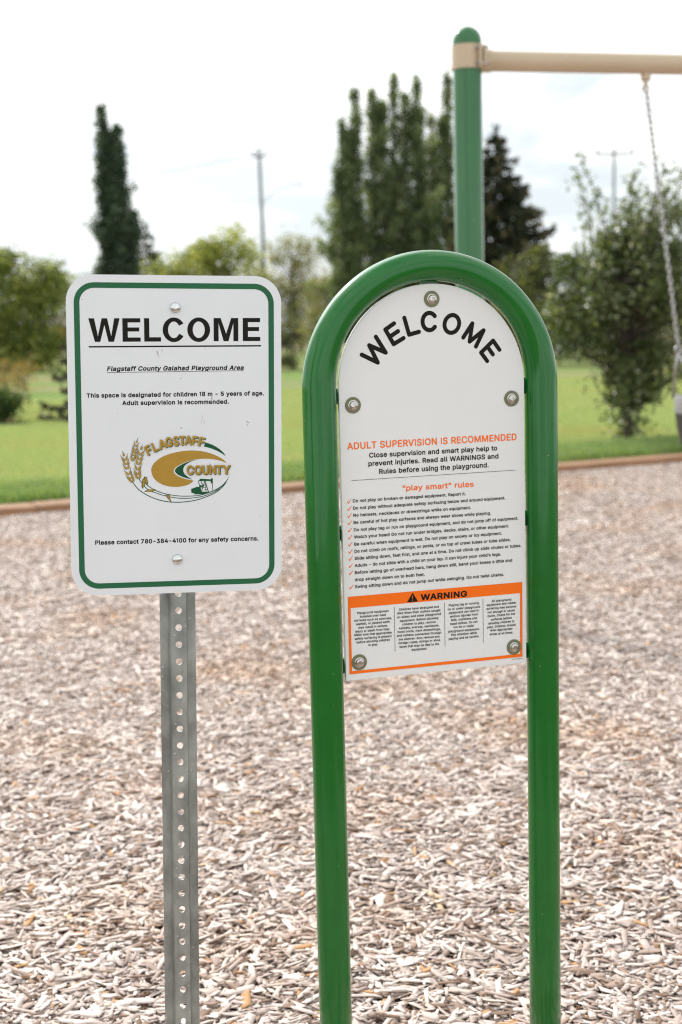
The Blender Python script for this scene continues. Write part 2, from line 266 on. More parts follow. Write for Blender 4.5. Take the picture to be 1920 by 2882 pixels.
# ------------------------------------------------------------------ lettering: outlines of plain sans letters, 400 units to the em
# per weight and character: the advance, then each outline as x, y, x, y ...
GLYPH = {
'R': {
 '!': [86, [33,-9,25,-6,17,2,14,14,15,26,19,32,30,41,37,42,48,41,56,36,62,30,64,20,63,6,59,0,50,-7,44,-9], [24,57,21,60,20,66,18,202,19,208,23,210,54,210,59,208,60,200,58,66,57,60,53,57]],
 ',': [83, [13,-55,9,-52,8,-46,21,32,27,35,58,34,60,32,61,26,60,20,40,-52,36,-55]],
 '-': [189, [43,68,40,70,39,78,39,96,40,102,43,105,135,105,140,102,142,76,140,70,137,68]],
 '.': [83, [32,-9,24,-6,16,2,13,14,14,26,18,32,29,41,35,42,47,41,54,37,62,28,64,16,62,6,58,0,49,-7,43,-9]],
 '0': [189, [83,-10,67,-7,52,0,39,11,29,24,22,38,15,64,12,88,12,116,19,156,29,180,37,190,49,202,63,209,79,213,103,213,119,209,132,202,144,190,155,174,162,156,167,132,169,114,169,88,166,64,160,40,152,24,143,12,133,2,118,-6,98,-10], [86,28,94,27,102,29,115,39,124,56,128,70,130,84,129,128,122,152,116,163,108,171,101,175,91,177,75,172,65,162,59,152,54,138,51,120,51,84,56,58,62,46,69,37,76,31]],
 '1': [116, [54,-7,50,-4,49,2,49,160,46,161,24,144,18,143,14,146,13,152,13,170,14,176,18,181,52,208,58,210,76,210,80,208,81,200,81,2,80,-4,76,-7]],
 '3': [189, [78,-10,64,-8,49,-3,29,10,21,19,16,28,11,52,12,58,16,60,46,60,49,58,54,44,60,36,70,30,83,27,92,27,105,30,113,35,120,42,124,52,124,64,115,80,104,88,93,91,60,92,57,94,56,100,57,124,96,170,98,174,25,174,22,176,21,182,22,208,27,210,152,210,155,208,156,202,155,180,107,124,123,119,137,112,154,94,161,78,164,62,163,48,160,34,151,18,145,10,133,1,123,-4,104,-9]],
 '4': [189, [110,-7,107,-4,106,2,105,34,13,35,10,38,9,44,9,62,12,72,92,208,96,210,125,210,130,206,129,196,57,74,59,72,105,72,106,124,107,132,112,134,138,134,143,132,144,124,144,74,146,72,166,72,170,70,172,62,171,38,166,35,144,34,144,2,141,-6,137,-7]],
 '5': [189, [79,-10,57,-5,47,0,33,12,24,24,19,36,17,50,18,56,22,59,51,59,55,56,59,44,66,35,79,28,91,27,106,32,115,40,124,56,124,72,121,82,115,90,103,100,94,103,86,104,74,102,64,98,53,91,30,93,21,96,20,104,32,208,37,210,149,210,153,208,154,200,154,182,153,176,149,174,69,174,66,172,63,136,79,140,103,140,114,138,126,133,140,123,152,110,158,98,163,76,163,54,160,40,153,24,146,15,136,5,116,-6,96,-10]],
 '7': [189, [36,-7,33,-4,33,6,117,172,115,174,22,174,19,176,18,182,19,208,24,210,156,210,160,209,163,200,162,174,73,-4,67,-7]],
 '8': [189, [81,-10,59,-6,42,2,27,16,19,28,14,50,14,60,17,76,20,84,28,96,41,106,30,120,25,130,21,154,27,180,37,194,44,200,58,208,72,212,103,213,117,210,136,200,146,192,155,176,160,158,158,136,151,120,140,106,154,94,160,86,164,74,168,54,165,38,161,26,152,12,144,6,127,-4,114,-8,99,-10], [83,28,97,27,109,30,117,35,126,46,128,52,126,64,121,74,109,83,94,87,80,86,64,78,56,66,53,54,54,48,59,40,69,31], [85,124,94,123,105,126,113,132,119,142,121,148,119,158,115,166,105,174,92,177,78,175,67,168,61,158,60,148,65,136,72,128]],
 'A': [200, [4,-7,1,-4,1,6,74,206,79,210,114,209,117,206,120,198,188,14,191,2,190,-4,185,-7,157,-7,153,-6,135,42,131,50,61,50,59,48,39,-6,35,-7], [73,86,118,86,96,154,94,152]],
 'B': [190, [22,-7,18,-4,17,2,17,200,18,208,24,210,113,210,127,207,140,201,148,195,157,184,162,174,166,158,166,142,163,128,155,114,147,106,163,92,171,78,174,62,174,48,168,24,155,8,137,-2,126,-5,111,-7], [58,30,106,30,122,34,129,39,135,50,135,60,132,66,123,78,111,84,104,85,59,85,57,82], [58,122,97,121,114,126,121,132,127,142,127,154,124,160,115,170,105,173,58,174]],
 'C': [212, [98,-10,76,-6,60,1,42,14,32,25,19,46,14,60,9,90,9,112,13,138,20,160,31,177,45,192,59,202,78,210,94,213,121,213,140,209,159,200,178,183,187,170,191,160,196,140,195,134,190,132,160,133,147,157,135,168,120,174,101,175,80,168,67,157,58,146,53,134,49,118,49,84,52,72,58,58,69,44,79,36,93,30,109,28,125,31,142,41,151,52,157,68,161,71,191,71,195,68,196,62,191,42,185,30,176,18,164,8,146,-3,135,-7,116,-10]],
 'D': [209, [22,-7,18,-4,17,2,17,200,18,208,24,210,108,210,131,205,151,195,166,182,177,166,186,146,190,126,192,106,191,84,185,56,177,38,165,22,155,12,144,5,125,-3,101,-7], [58,30,94,30,114,34,131,44,138,51,145,62,152,86,153,106,151,124,145,142,138,153,131,160,121,167,105,172,90,174,60,174,57,172]],
 'E': [175, [22,-7,18,-4,17,2,17,200,18,208,24,210,150,210,154,209,156,202,156,182,155,176,152,174,58,173,58,122,145,121,148,118,149,112,149,94,148,86,144,84,58,84,57,32,60,30,153,30,156,28,157,22,156,-4,151,-7]],
 'F': [172, [22,-7,18,-4,17,2,17,200,18,208,24,210,149,210,153,209,155,202,155,182,154,176,151,174,58,173,58,118,141,118,144,116,145,110,145,90,144,84,140,81,58,80,57,2,56,-4,52,-7]],
 'G': [216, [99,-10,76,-6,58,2,44,12,31,26,20,44,13,64,9,90,9,114,12,134,20,158,30,176,47,194,67,206,81,211,93,213,120,213,136,210,153,203,169,192,178,183,191,162,196,144,196,134,191,132,160,133,145,158,138,165,123,173,113,175,101,175,88,172,78,167,65,156,58,146,53,134,49,118,49,84,52,72,59,56,75,39,85,33,99,29,110,28,126,31,138,37,145,43,154,56,158,68,158,72,113,73,108,74,106,82,106,100,107,106,112,109,194,109,197,106,198,100,198,70,191,40,182,24,170,11,154,0,136,-7,116,-10]],
 'I': [82, [26,-7,22,-4,21,2,21,202,22,208,26,210,48,210,52,208,53,200,53,2,52,-4,48,-7]],
 'L': [165, [22,-7,18,-4,17,2,17,202,18,208,22,210,52,210,56,208,57,200,57,32,60,30,147,30,150,28,151,22,151,2,150,-4,146,-7]],
 'M': [259, [22,-7,18,-4,17,2,17,200,19,208,24,210,62,210,67,208,126,56,128,58,184,208,190,210,228,210,232,208,234,200,234,2,232,-6,228,-7,201,-7,196,-4,195,125,192,122,144,-2,142,-6,138,-7,113,-7,108,-4,57,124,55,-4,51,-7]],
 'N': [217, [22,-7,18,-4,17,2,17,200,19,208,23,210,56,210,61,208,153,65,153,206,158,210,186,210,190,208,192,200,192,2,191,-5,186,-7,153,-7,149,-5,57,140,56,-4,52,-7]],
 'O': [221, [98,-10,76,-6,60,1,40,16,30,28,18,48,13,64,9,90,9,112,13,138,21,162,32,178,44,191,61,203,78,210,94,213,121,213,145,207,157,201,168,193,184,176,194,158,201,134,204,114,204,90,201,68,193,44,185,29,170,12,158,3,135,-7,115,-10], [103,28,116,29,127,32,138,38,147,46,159,66,165,92,164,120,160,136,154,148,149,155,136,167,126,172,113,175,101,175,86,171,76,166,67,157,57,144,53,134,48,108,49,84,51,74,63,50,79,36,93,30]],
 'P': [186, [22,-7,18,-4,17,2,17,200,18,208,24,210,111,210,122,208,139,201,150,193,158,184,163,176,168,160,170,150,170,128,167,114,160,98,154,90,144,80,123,70,103,67,58,66,57,2,56,-4,52,-7], [58,104,98,104,112,107,121,113,128,124,131,136,129,152,122,164,114,170,103,173,58,174]],
 'R': [187, [22,-7,18,-4,17,2,17,200,18,208,24,210,112,210,132,205,142,200,156,188,166,171,170,154,171,138,168,118,162,102,151,89,137,80,177,6,177,-4,172,-7,141,-7,137,-6,95,71,92,72,60,72,57,70,57,2,56,-4,52,-7], [58,110,99,109,116,113,123,118,128,126,131,136,131,148,124,162,115,170,104,173,58,174]],
 'S': [186, [84,-11,57,-7,41,0,31,6,21,16,15,28,8,52,10,60,14,62,45,62,48,60,52,46,61,35,70,30,84,27,102,28,119,35,124,39,130,48,131,60,126,68,117,74,52,95,39,102,29,110,21,120,17,130,14,148,14,158,22,180,33,194,42,201,56,208,71,212,105,213,126,208,138,202,151,192,157,184,164,170,167,156,166,146,162,144,133,144,129,148,127,154,122,164,115,170,102,175,84,176,69,172,59,164,54,154,54,146,60,137,71,130,130,112,154,97,166,80,170,62,170,50,168,38,162,22,156,14,145,4,133,-3,119,-8,107,-10]],
 'T': [187, [74,-7,71,-4,70,2,70,172,67,174,12,174,8,175,6,184,7,208,12,210,169,210,172,208,174,202,174,182,171,175,167,174,112,174,110,172,110,2,108,-4,104,-7]],
 'U': [215, [88,-10,70,-6,46,7,31,22,25,32,20,44,17,62,17,200,18,208,24,210,52,210,56,208,57,200,57,62,66,45,80,33,97,28,110,28,126,32,135,38,144,48,150,64,150,200,151,208,156,210,186,210,189,208,190,200,190,64,184,36,173,18,158,4,145,-3,119,-10]],
 'V': [200, [79,-7,75,-4,2,194,1,208,6,210,36,210,40,208,96,48,152,208,157,210,188,209,190,208,191,202,190,196,118,-4,113,-7]],
 'W': [282, [59,-7,55,-2,3,190,0,202,2,208,6,210,34,210,39,208,77,61,116,206,118,208,122,210,153,210,158,208,197,62,235,206,240,210,268,210,272,208,274,202,271,188,217,-6,213,-7,181,-7,176,-4,137,136,98,-4,94,-7]],
 'Y': [196, [79,-7,76,-4,75,2,74,80,3,194,1,202,2,208,7,210,38,210,42,208,95,124,147,208,151,210,185,209,187,208,188,202,186,196,115,80,115,2,113,-4,109,-7]],
 'a': [163, [50,-10,39,-7,27,-1,12,14,7,26,5,38,5,50,8,64,15,74,31,86,60,94,100,99,103,102,103,108,99,116,95,121,83,125,73,125,65,123,55,118,45,104,36,103,11,110,10,116,11,124,17,134,26,144,34,150,52,158,70,161,85,161,109,156,122,148,131,140,138,126,141,112,141,2,140,-4,136,-7,109,-7,105,-5,103,0,87,-8,78,-10], [65,26,77,26,84,28,96,37,103,50,103,64,69,60,55,56,48,51,44,46,44,38,46,34,54,28]],
 'b': [177, [79,-10,69,-7,54,3,51,-5,47,-7,20,-7,15,-4,14,200,15,208,19,210,47,210,51,208,52,200,53,148,67,157,84,161,100,161,118,157,130,151,141,142,152,126,158,112,163,86,163,66,158,38,148,18,136,4,117,-7,104,-10], [82,26,93,26,107,32,118,46,124,66,124,86,118,106,106,120,90,125,75,122,62,112,55,98,52,84,53,60,59,44,70,32]],
 'c': [166, [69,-10,54,-6,42,0,27,14,20,22,12,40,8,58,8,92,11,108,18,124,29,140,38,148,55,157,67,160,98,160,115,155,125,150,136,141,148,122,151,116,150,106,146,103,125,98,119,98,115,100,106,116,97,122,81,125,65,120,55,110,47,90,46,66,50,50,56,40,62,33,70,28,78,26,88,26,100,30,109,38,116,52,120,54,145,49,150,46,152,40,148,28,143,18,133,6,124,0,101,-9]],
 'd': [177, [65,-10,49,-5,32,6,23,16,15,30,10,48,7,66,8,94,14,118,24,136,35,147,58,159,72,161,93,160,105,156,117,148,118,200,119,208,123,210,151,210,154,208,156,200,156,2,154,-4,150,-7,123,-7,119,-5,116,3,109,-3,96,-9], [77,26,91,27,104,35,112,48,118,66,117,92,110,108,105,116,99,120,84,125,70,123,57,113,51,104,46,86,47,60,54,42,64,32]],
 'e': [169, [70,-10,54,-6,42,0,35,6,21,20,15,32,10,48,7,66,7,84,10,102,15,118,23,133,33,144,44,152,61,159,74,161,90,161,106,158,120,152,131,144,141,132,149,116,155,94,156,70,154,64,149,61,47,61,46,60,49,50,53,42,60,34,70,28,78,26,91,26,103,30,110,36,116,47,120,49,126,49,148,44,151,42,153,36,146,18,134,5,127,0,104,-9], [47,96,112,95,115,96,111,106,102,118,91,124,80,125,67,122,60,117,52,108]],
 'f': [109, [30,-7,27,-4,26,2,26,122,23,124,1,124,-3,126,-4,134,-3,156,1,159,25,160,26,180,29,194,34,202,47,213,67,219,85,219,96,217,102,214,104,208,97,183,93,181,75,182,70,181,66,176,64,170,64,160,65,159,92,159,96,158,99,150,99,134,97,126,94,124,66,124,64,122,64,2,62,-4,58,-7]],
 'g': [178, [67,-67,47,-62,30,-52,16,-36,14,-28,15,-22,36,-10,42,-9,46,-11,56,-22,63,-28,79,-32,93,-31,107,-25,114,-16,118,-8,117,6,102,-2,94,-4,67,-5,44,2,26,16,14,36,8,60,7,86,13,116,24,136,35,146,44,153,58,159,72,161,93,160,103,157,117,148,120,156,123,159,151,159,154,156,156,150,156,-12,152,-28,143,-45,132,-54,121,-61,97,-67], [76,32,88,31,103,38,110,46,118,66,118,88,111,106,102,118,96,122,84,125,70,123,61,117,51,104,46,86,46,68,51,50,63,36]],
 'h': [172, [19,-7,15,-4,14,2,14,202,15,208,19,210,47,210,51,208,52,202,53,149,67,157,78,160,106,160,117,157,128,150,137,142,143,132,147,122,150,102,150,2,149,-4,145,-7,117,-7,112,-4,111,2,111,102,108,110,101,119,94,123,84,125,74,123,65,118,57,110,53,100,52,90,52,2,51,-4,47,-7]],
 'i': [74, [19,-7,16,-4,15,2,15,150,16,156,19,159,47,159,51,156,53,150,52,2,51,-4,48,-7], [27,170,17,176,13,180,10,190,11,202,15,208,25,216,42,216,49,212,55,204,58,194,56,184,52,178,45,172,39,170]],
 'j': [74, [-6,-64,-10,-62,-11,-56,-10,-30,-6,-28,8,-26,12,-22,14,-16,15,156,20,159,48,159,51,156,52,150,52,-22,51,-28,45,-44,33,-57,18,-63], [28,170,19,174,12,182,9,192,11,204,18,212,25,216,45,215,51,210,56,204,57,196,56,184,50,175,43,172]],
 'k': [160, [19,-7,15,-4,14,2,14,202,15,208,19,210,47,210,51,208,52,202,53,101,110,158,114,159,145,159,150,156,149,146,91,86,153,8,155,0,154,-5,150,-7,117,-7,113,-6,61,59,52,50,52,2,51,-4,47,-7]],
 'l': [83, [46,-8,33,-4,23,4,17,14,14,28,14,200,15,208,20,210,47,210,51,206,52,38,53,32,56,29,70,29,74,27,79,2,78,-4,73,-7]],
 'm': [252, [19,-7,15,-4,14,2,14,150,17,158,21,159,47,159,51,157,54,150,67,158,76,161,99,161,115,155,128,142,143,154,157,160,187,161,208,153,220,141,227,126,230,106,230,2,228,-6,224,-7,198,-7,192,-4,191,2,191,108,186,118,176,124,170,125,160,124,152,120,144,112,141,104,141,2,140,-4,135,-7,110,-7,105,-6,103,2,103,106,101,112,95,120,88,124,79,125,65,120,57,112,53,102,52,2,51,-4,47,-7]],
 'n': [172, [19,-7,15,-4,14,2,14,150,16,157,20,159,47,159,51,157,54,149,73,159,84,161,99,161,117,157,128,151,142,134,149,110,150,2,149,-5,145,-7,118,-7,112,-4,111,2,111,102,108,110,101,119,94,123,84,125,74,123,65,118,57,110,53,100,52,90,52,2,51,-4,47,-7]],
 'o': [174, [69,-10,54,-6,42,0,27,14,20,22,12,40,8,58,8,92,11,108,18,124,29,140,38,148,55,157,67,160,98,160,113,156,129,147,142,134,146,128,152,116,158,96,160,80,159,60,154,40,148,26,140,14,131,6,114,-5,102,-9], [77,26,89,26,104,33,115,48,121,66,120,90,112,108,99,121,85,125,71,123,59,115,51,102,46,84,46,66,48,56,54,42,63,32]],
 'p': [177, [19,-64,15,-62,14,-54,14,150,15,156,20,159,47,159,51,156,54,148,67,157,84,161,100,161,118,157,130,151,141,142,152,126,158,112,163,86,163,66,156,32,148,18,137,6,129,-1,114,-8,104,-10,80,-10,68,-6,53,3,52,-54,51,-62,47,-64], [82,26,93,26,107,32,118,46,124,66,124,86,118,106,106,120,90,125,75,122,62,112,55,98,52,84,53,60,59,44,70,32]],
 'q': [177, [122,-64,119,-62,118,-56,117,3,100,-8,90,-10,66,-10,56,-8,41,-1,28,10,19,22,12,38,7,66,7,84,10,104,14,118,24,136,35,147,58,159,72,161,93,160,105,156,116,148,119,156,123,159,150,159,155,156,156,-56,154,-62,151,-64], [77,26,91,27,104,35,112,48,118,66,117,92,110,108,105,116,99,120,84,125,70,123,57,113,51,104,46,86,47,60,54,42,64,32]],
 'r': [111, [19,-7,15,-4,14,2,14,150,15,156,20,159,47,159,51,157,53,151,68,159,78,161,101,160,103,158,104,152,104,132,103,124,99,122,80,123,71,121,59,112,53,102,52,94,52,2,51,-4,47,-7]],
 's': [154, [58,-10,42,-6,32,-1,18,10,12,20,8,30,7,36,9,43,31,49,41,49,44,46,50,34,55,30,64,26,74,25,86,27,95,32,100,40,100,44,95,50,90,53,43,65,24,77,18,84,13,96,13,122,16,132,22,140,29,148,42,155,67,161,84,161,96,159,115,151,124,142,134,126,136,118,135,111,121,106,105,104,101,106,92,121,84,125,73,126,58,122,51,114,50,110,55,103,64,98,103,89,124,78,132,70,137,60,139,48,138,30,136,22,129,12,121,4,111,-3,87,-10]],
 't': [99, [60,-9,43,-5,33,1,28,6,22,18,19,36,19,122,17,124,0,124,-3,126,-4,132,-3,157,1,159,17,159,19,160,19,186,20,192,24,195,51,195,55,194,58,186,58,160,84,159,87,156,89,150,89,132,86,126,83,124,59,124,58,122,58,36,62,28,68,27,82,28,87,26,92,2,90,-4,87,-7,73,-9]],
 'u': [172, [62,-9,45,-4,33,4,23,16,17,30,14,48,14,150,15,156,21,159,47,159,51,156,52,150,53,50,62,34,70,29,81,27,94,30,100,34,107,42,111,52,111,150,112,156,118,159,147,158,149,156,150,150,150,2,149,-4,145,-7,118,-7,114,-5,111,3,96,-6,88,-8]],
 'v': [163, [62,-7,58,-4,1,146,1,156,6,159,35,159,40,156,77,52,116,156,121,159,149,159,153,158,155,156,155,146,97,-4,92,-7]],
 'w': [235, [53,-7,49,-4,46,4,5,138,2,150,4,158,9,159,36,159,41,156,68,61,70,64,94,156,97,158,101,159,128,159,133,156,159,61,161,64,186,156,192,159,219,159,223,158,224,152,223,142,177,-6,173,-7,147,-7,141,-4,114,91,86,-4,82,-7]],
 'x': [159, [6,-7,2,-4,3,6,52,78,6,146,6,157,11,159,41,159,45,158,76,110,108,158,112,159,141,159,145,158,147,152,146,146,100,76,148,6,148,-5,143,-7,114,-7,110,-6,76,45,42,-6,38,-7]],
 'y': [163, [25,-65,16,-63,13,-60,13,-50,18,-30,23,-27,36,-29,44,-26,50,-20,57,0,1,146,1,156,6,159,35,159,40,156,77,52,116,156,121,159,149,159,153,158,155,156,155,146,90,-24,81,-42,69,-55,55,-63,45,-65]],
 'z': [160, [14,-7,11,-4,10,2,11,24,86,120,83,122,15,123,13,124,12,130,12,150,13,157,18,159,133,159,137,158,140,150,138,126,66,32,68,30,139,29,141,28,143,22,143,2,141,-5,136,-7]],
 '’': [78, [18,120,15,122,14,128,27,208,32,210,63,209,65,208,67,202,66,196,45,122,41,120]],
 '“': [128, [18,120,15,124,15,132,35,206,40,210,64,209,67,206,67,198,54,122,50,120], [67,120,64,122,64,132,85,208,89,210,113,209,115,208,117,202,103,122,99,120]],
 '”': [128, [18,120,15,122,14,128,27,208,32,210,63,209,65,208,67,202,66,196,45,122,41,120], [67,120,64,122,63,128,76,208,81,210,113,209,116,206,116,198,95,124,90,120]],
},
'B': {
 '!': [92, [31,-14,23,-10,13,0,9,14,10,26,14,34,26,45,35,47,50,46,58,41,67,30,69,20,68,4,64,-2,54,-11,46,-14], [22,52,17,56,15,66,13,194,14,208,17,212,21,215,56,215,63,210,65,200,64,92,62,60,59,55,54,52]],
 ',': [88, [11,-60,5,-56,3,-46,17,34,24,40,60,39,65,34,66,26,44,-54,38,-60]],
 '-': [194, [41,63,36,68,34,78,35,102,37,106,41,110,138,110,142,108,145,104,147,76,144,68,139,63]],
 '.': [88, [30,-14,22,-10,12,0,8,14,9,26,13,34,25,45,33,47,49,46,60,38,67,28,69,16,67,4,63,-2,53,-11,45,-14]],
 '0': [194, [81,-15,65,-12,50,-5,34,8,24,22,14,46,9,70,7,88,8,126,11,146,18,168,29,188,41,202,51,209,67,216,77,218,105,218,121,214,138,204,152,188,160,176,167,158,173,126,173,78,170,58,163,34,152,14,142,3,132,-5,114,-13,100,-15], [88,32,100,34,111,42,119,56,125,84,125,120,119,146,112,160,106,166,99,170,91,171,77,167,67,156,59,138,56,120,56,84,61,60,66,48,73,40,80,35]],
 '1': [121, [52,-12,46,-8,44,2,44,150,42,151,26,138,14,139,9,146,8,170,10,178,16,185,50,213,56,215,78,215,84,210,86,200,86,2,84,-8,78,-12]],
 '3': [194, [76,-15,62,-13,47,-8,33,0,22,10,14,22,8,36,5,50,8,60,14,65,48,65,53,60,57,50,62,41,72,35,89,32,103,35,115,44,119,54,119,64,114,74,102,83,84,87,59,87,53,91,50,102,52,126,87,168,25,169,21,170,17,176,16,182,17,208,20,213,25,215,154,215,158,212,160,208,161,186,160,178,116,128,139,116,154,103,159,96,166,80,169,62,165,32,155,14,148,6,135,-4,125,-9,106,-14]],
 '4': [194, [108,-12,104,-8,102,-4,100,30,11,30,7,34,5,38,4,62,8,76,89,212,94,215,127,215,131,213,135,208,135,196,65,78,67,77,100,78,101,124,103,134,109,139,141,139,147,134,149,126,149,78,151,77,168,77,174,74,177,64,177,44,176,36,171,31,149,29,149,2,148,-6,144,-10,139,-12]],
 '5': [194, [77,-15,53,-9,39,0,29,8,20,20,14,36,12,50,14,58,20,64,53,64,59,60,63,48,68,40,78,34,89,32,102,36,111,43,119,58,119,70,115,82,109,89,100,95,91,98,76,97,66,93,55,86,28,88,21,90,17,94,15,104,27,208,30,213,35,215,151,215,157,210,159,202,159,182,158,176,154,171,149,169,72,169,70,162,68,144,69,143,78,145,105,145,116,143,133,135,149,122,156,112,163,98,167,82,168,56,165,38,157,20,151,13,132,-4,118,-11,106,-14]],
 '7': [194, [34,-12,28,-6,28,6,109,168,106,169,20,169,15,174,13,182,13,202,15,210,22,215,158,215,162,214,167,208,168,202,167,172,77,-6,69,-12]],
 '8': [194, [79,-15,57,-11,40,-3,23,12,14,26,9,48,11,72,19,92,33,108,26,116,20,128,16,154,19,172,24,184,33,196,42,204,56,213,70,217,105,218,119,215,138,206,150,194,160,176,165,158,164,140,160,127,148,108,158,97,167,80,173,56,172,44,168,30,160,16,151,5,139,-4,129,-9,110,-14], [85,32,95,32,107,35,115,40,121,48,123,54,121,62,117,70,107,78,92,82,82,81,70,76,65,72,60,64,58,54,63,42,71,36], [87,128,93,128,106,133,112,140,116,148,114,158,110,164,103,169,91,172,80,170,74,166,68,160,65,152,67,142,70,137,76,132]],
 'A': [205, [2,-12,-4,-6,-4,6,69,208,77,215,116,214,122,208,193,14,196,2,195,-6,188,-12,155,-12,151,-10,147,-6,128,45,65,45,62,42,45,-6,42,-10,37,-12], [80,92,111,92,96,137,94,136]],
 'B': [196, [20,-12,14,-8,12,2,12,200,14,210,22,215,114,215,129,212,142,206,150,200,161,188,167,176,171,158,171,142,169,130,164,118,156,108,170,92,175,82,178,68,179,48,176,32,172,22,165,12,157,4,139,-7,128,-10,113,-12], [63,36,103,35,118,38,128,46,130,52,130,60,126,68,121,73,109,79,102,80,64,80,62,78], [63,126,95,126,112,131,117,136,122,144,122,152,120,158,113,165,103,168,63,168]],
 'C': [217, [96,-15,74,-11,53,-1,34,15,21,32,13,48,7,70,4,92,5,122,10,148,16,162,27,180,43,197,57,207,76,215,92,218,123,218,142,214,161,205,182,186,191,172,196,162,201,140,200,134,197,129,193,127,159,127,153,132,149,145,143,154,136,160,127,166,117,169,103,170,82,163,71,154,62,142,54,118,54,84,62,62,68,52,81,41,95,35,108,33,128,38,140,46,147,56,153,72,159,76,194,76,199,72,201,62,196,42,189,28,180,16,166,2,146,-9,133,-13,118,-15]],
 'D': [214, [20,-12,14,-8,12,2,12,200,14,210,22,215,110,215,133,210,153,200,170,184,181,170,189,152,194,132,197,106,196,84,190,54,181,34,169,18,157,8,146,0,127,-8,103,-12], [63,36,92,35,112,39,129,49,140,64,147,86,148,106,146,122,143,134,134,150,119,162,98,168,65,169,62,168]],
 'E': [181, [20,-12,14,-8,12,2,12,200,14,210,22,215,152,215,156,214,160,208,161,184,160,175,155,170,63,168,63,126,147,126,151,122,153,118,154,94,152,84,146,79,63,78,62,38,65,35,155,35,160,30,162,22,162,2,160,-8,153,-12]],
 'F': [177, [20,-12,14,-8,12,2,12,200,14,210,22,215,151,215,155,214,159,208,160,184,159,175,154,170,65,169,62,166,63,124,144,122,148,118,150,110,150,90,148,80,142,76,63,76,62,2,60,-6,54,-12]],
 'G': [221, [97,-15,74,-11,56,-3,42,7,27,23,15,42,8,64,4,90,4,114,7,134,15,159,26,179,45,199,65,211,79,216,92,218,122,218,138,215,157,207,171,197,182,186,196,162,201,144,201,134,198,129,194,127,160,127,153,132,148,144,141,154,126,166,111,170,103,170,90,167,80,162,69,152,62,142,54,118,54,84,57,72,63,60,77,44,87,38,101,34,108,33,124,36,136,42,142,47,150,60,151,68,110,68,103,74,101,82,101,100,103,110,110,114,196,114,200,110,202,106,203,70,200,52,196,40,186,21,172,6,156,-5,138,-12,118,-15]],
 'I': [87, [24,-12,18,-8,16,2,16,202,18,210,24,215,50,215,56,210,58,200,58,2,56,-8,50,-12]],
 'L': [170, [20,-12,14,-8,12,2,12,202,14,210,20,215,54,215,60,210,62,200,62,36,65,35,149,35,153,32,155,28,156,2,154,-8,148,-12]],
 'M': [264, [20,-12,14,-8,12,2,12,200,16,212,21,215,64,215,70,212,123,76,127,72,181,211,188,215,230,215,235,212,238,208,239,200,239,2,236,-9,231,-12,199,-12,195,-10,191,-6,190,2,190,98,147,-8,141,-12,112,-12,108,-11,102,-4,62,97,61,2,60,-6,57,-10,53,-12]],
 'N': [223, [20,-12,14,-8,12,2,12,200,15,211,22,215,59,215,63,212,147,84,147,200,148,208,152,213,156,215,188,215,192,214,196,208,197,200,197,2,195,-8,188,-12,151,-12,146,-10,63,120,62,2,61,-6,58,-10,54,-12]],
 'O': [227, [96,-15,74,-11,53,-1,36,13,21,32,13,48,7,70,4,92,5,122,9,144,17,164,28,181,42,196,59,208,76,215,92,218,123,218,147,212,159,206,170,198,190,176,201,154,206,134,209,112,208,80,203,56,197,40,183,18,172,7,160,-2,137,-12,117,-15], [105,34,125,37,143,50,154,66,160,92,159,120,155,134,150,144,145,152,134,162,124,167,110,170,103,170,88,166,70,154,58,134,54,118,53,108,54,84,56,76,67,54,81,41,95,35]],
 'P': [191, [20,-12,14,-8,12,2,12,200,14,210,22,215,112,215,124,213,141,206,152,198,162,187,168,176,173,162,175,150,175,128,172,112,164,94,158,86,146,76,125,65,105,62,63,62,62,2,60,-8,54,-12], [63,110,96,109,110,112,119,118,123,124,126,136,125,148,119,160,112,165,101,168,63,168]],
 'R': [193, [20,-12,14,-8,12,2,12,200,14,210,22,215,113,215,125,213,144,205,152,198,164,186,171,172,174,160,176,136,171,110,160,92,144,76,182,6,181,-8,175,-12,139,-12,135,-11,130,-6,92,66,65,67,62,64,62,2,60,-8,54,-12], [63,114,97,114,108,116,117,120,123,126,126,136,126,146,121,159,113,165,102,168,63,168]],
 'S': [192, [82,-16,64,-14,47,-9,30,0,18,13,11,24,6,38,3,52,6,62,12,67,47,67,52,62,56,48,63,40,72,35,86,32,100,33,114,38,125,50,126,58,123,64,114,70,50,90,37,97,27,105,17,118,12,128,9,148,9,158,12,170,18,184,23,192,40,206,54,213,69,217,107,218,128,213,140,207,153,197,160,188,168,174,170,166,172,154,170,144,164,139,131,139,125,144,122,154,117,162,107,168,94,171,76,169,66,164,60,156,59,146,62,142,75,134,127,119,142,112,156,102,165,92,171,80,175,62,175,50,173,36,166,20,160,11,147,-1,135,-8,120,-13,96,-16]],
 'T': [193, [72,-12,67,-8,65,2,65,168,62,169,10,169,6,170,2,176,1,182,2,208,5,213,10,215,171,215,176,210,179,202,179,182,177,176,174,171,170,169,117,169,115,168,115,2,113,-6,110,-10,106,-12]],
 'U': [220, [86,-15,68,-11,44,2,27,18,20,30,15,44,12,62,12,200,13,208,17,213,22,215,54,215,60,210,62,200,62,64,67,52,76,42,89,35,108,33,124,37,133,43,140,52,145,66,145,200,146,208,150,213,154,215,188,215,193,210,195,200,195,64,189,36,178,16,164,2,147,-8,121,-15]],
 'V': [205, [77,-12,70,-4,-3,194,-5,202,-4,210,0,214,4,215,38,215,44,210,96,65,148,210,154,215,190,214,195,208,196,202,195,194,122,-6,119,-10,115,-12]],
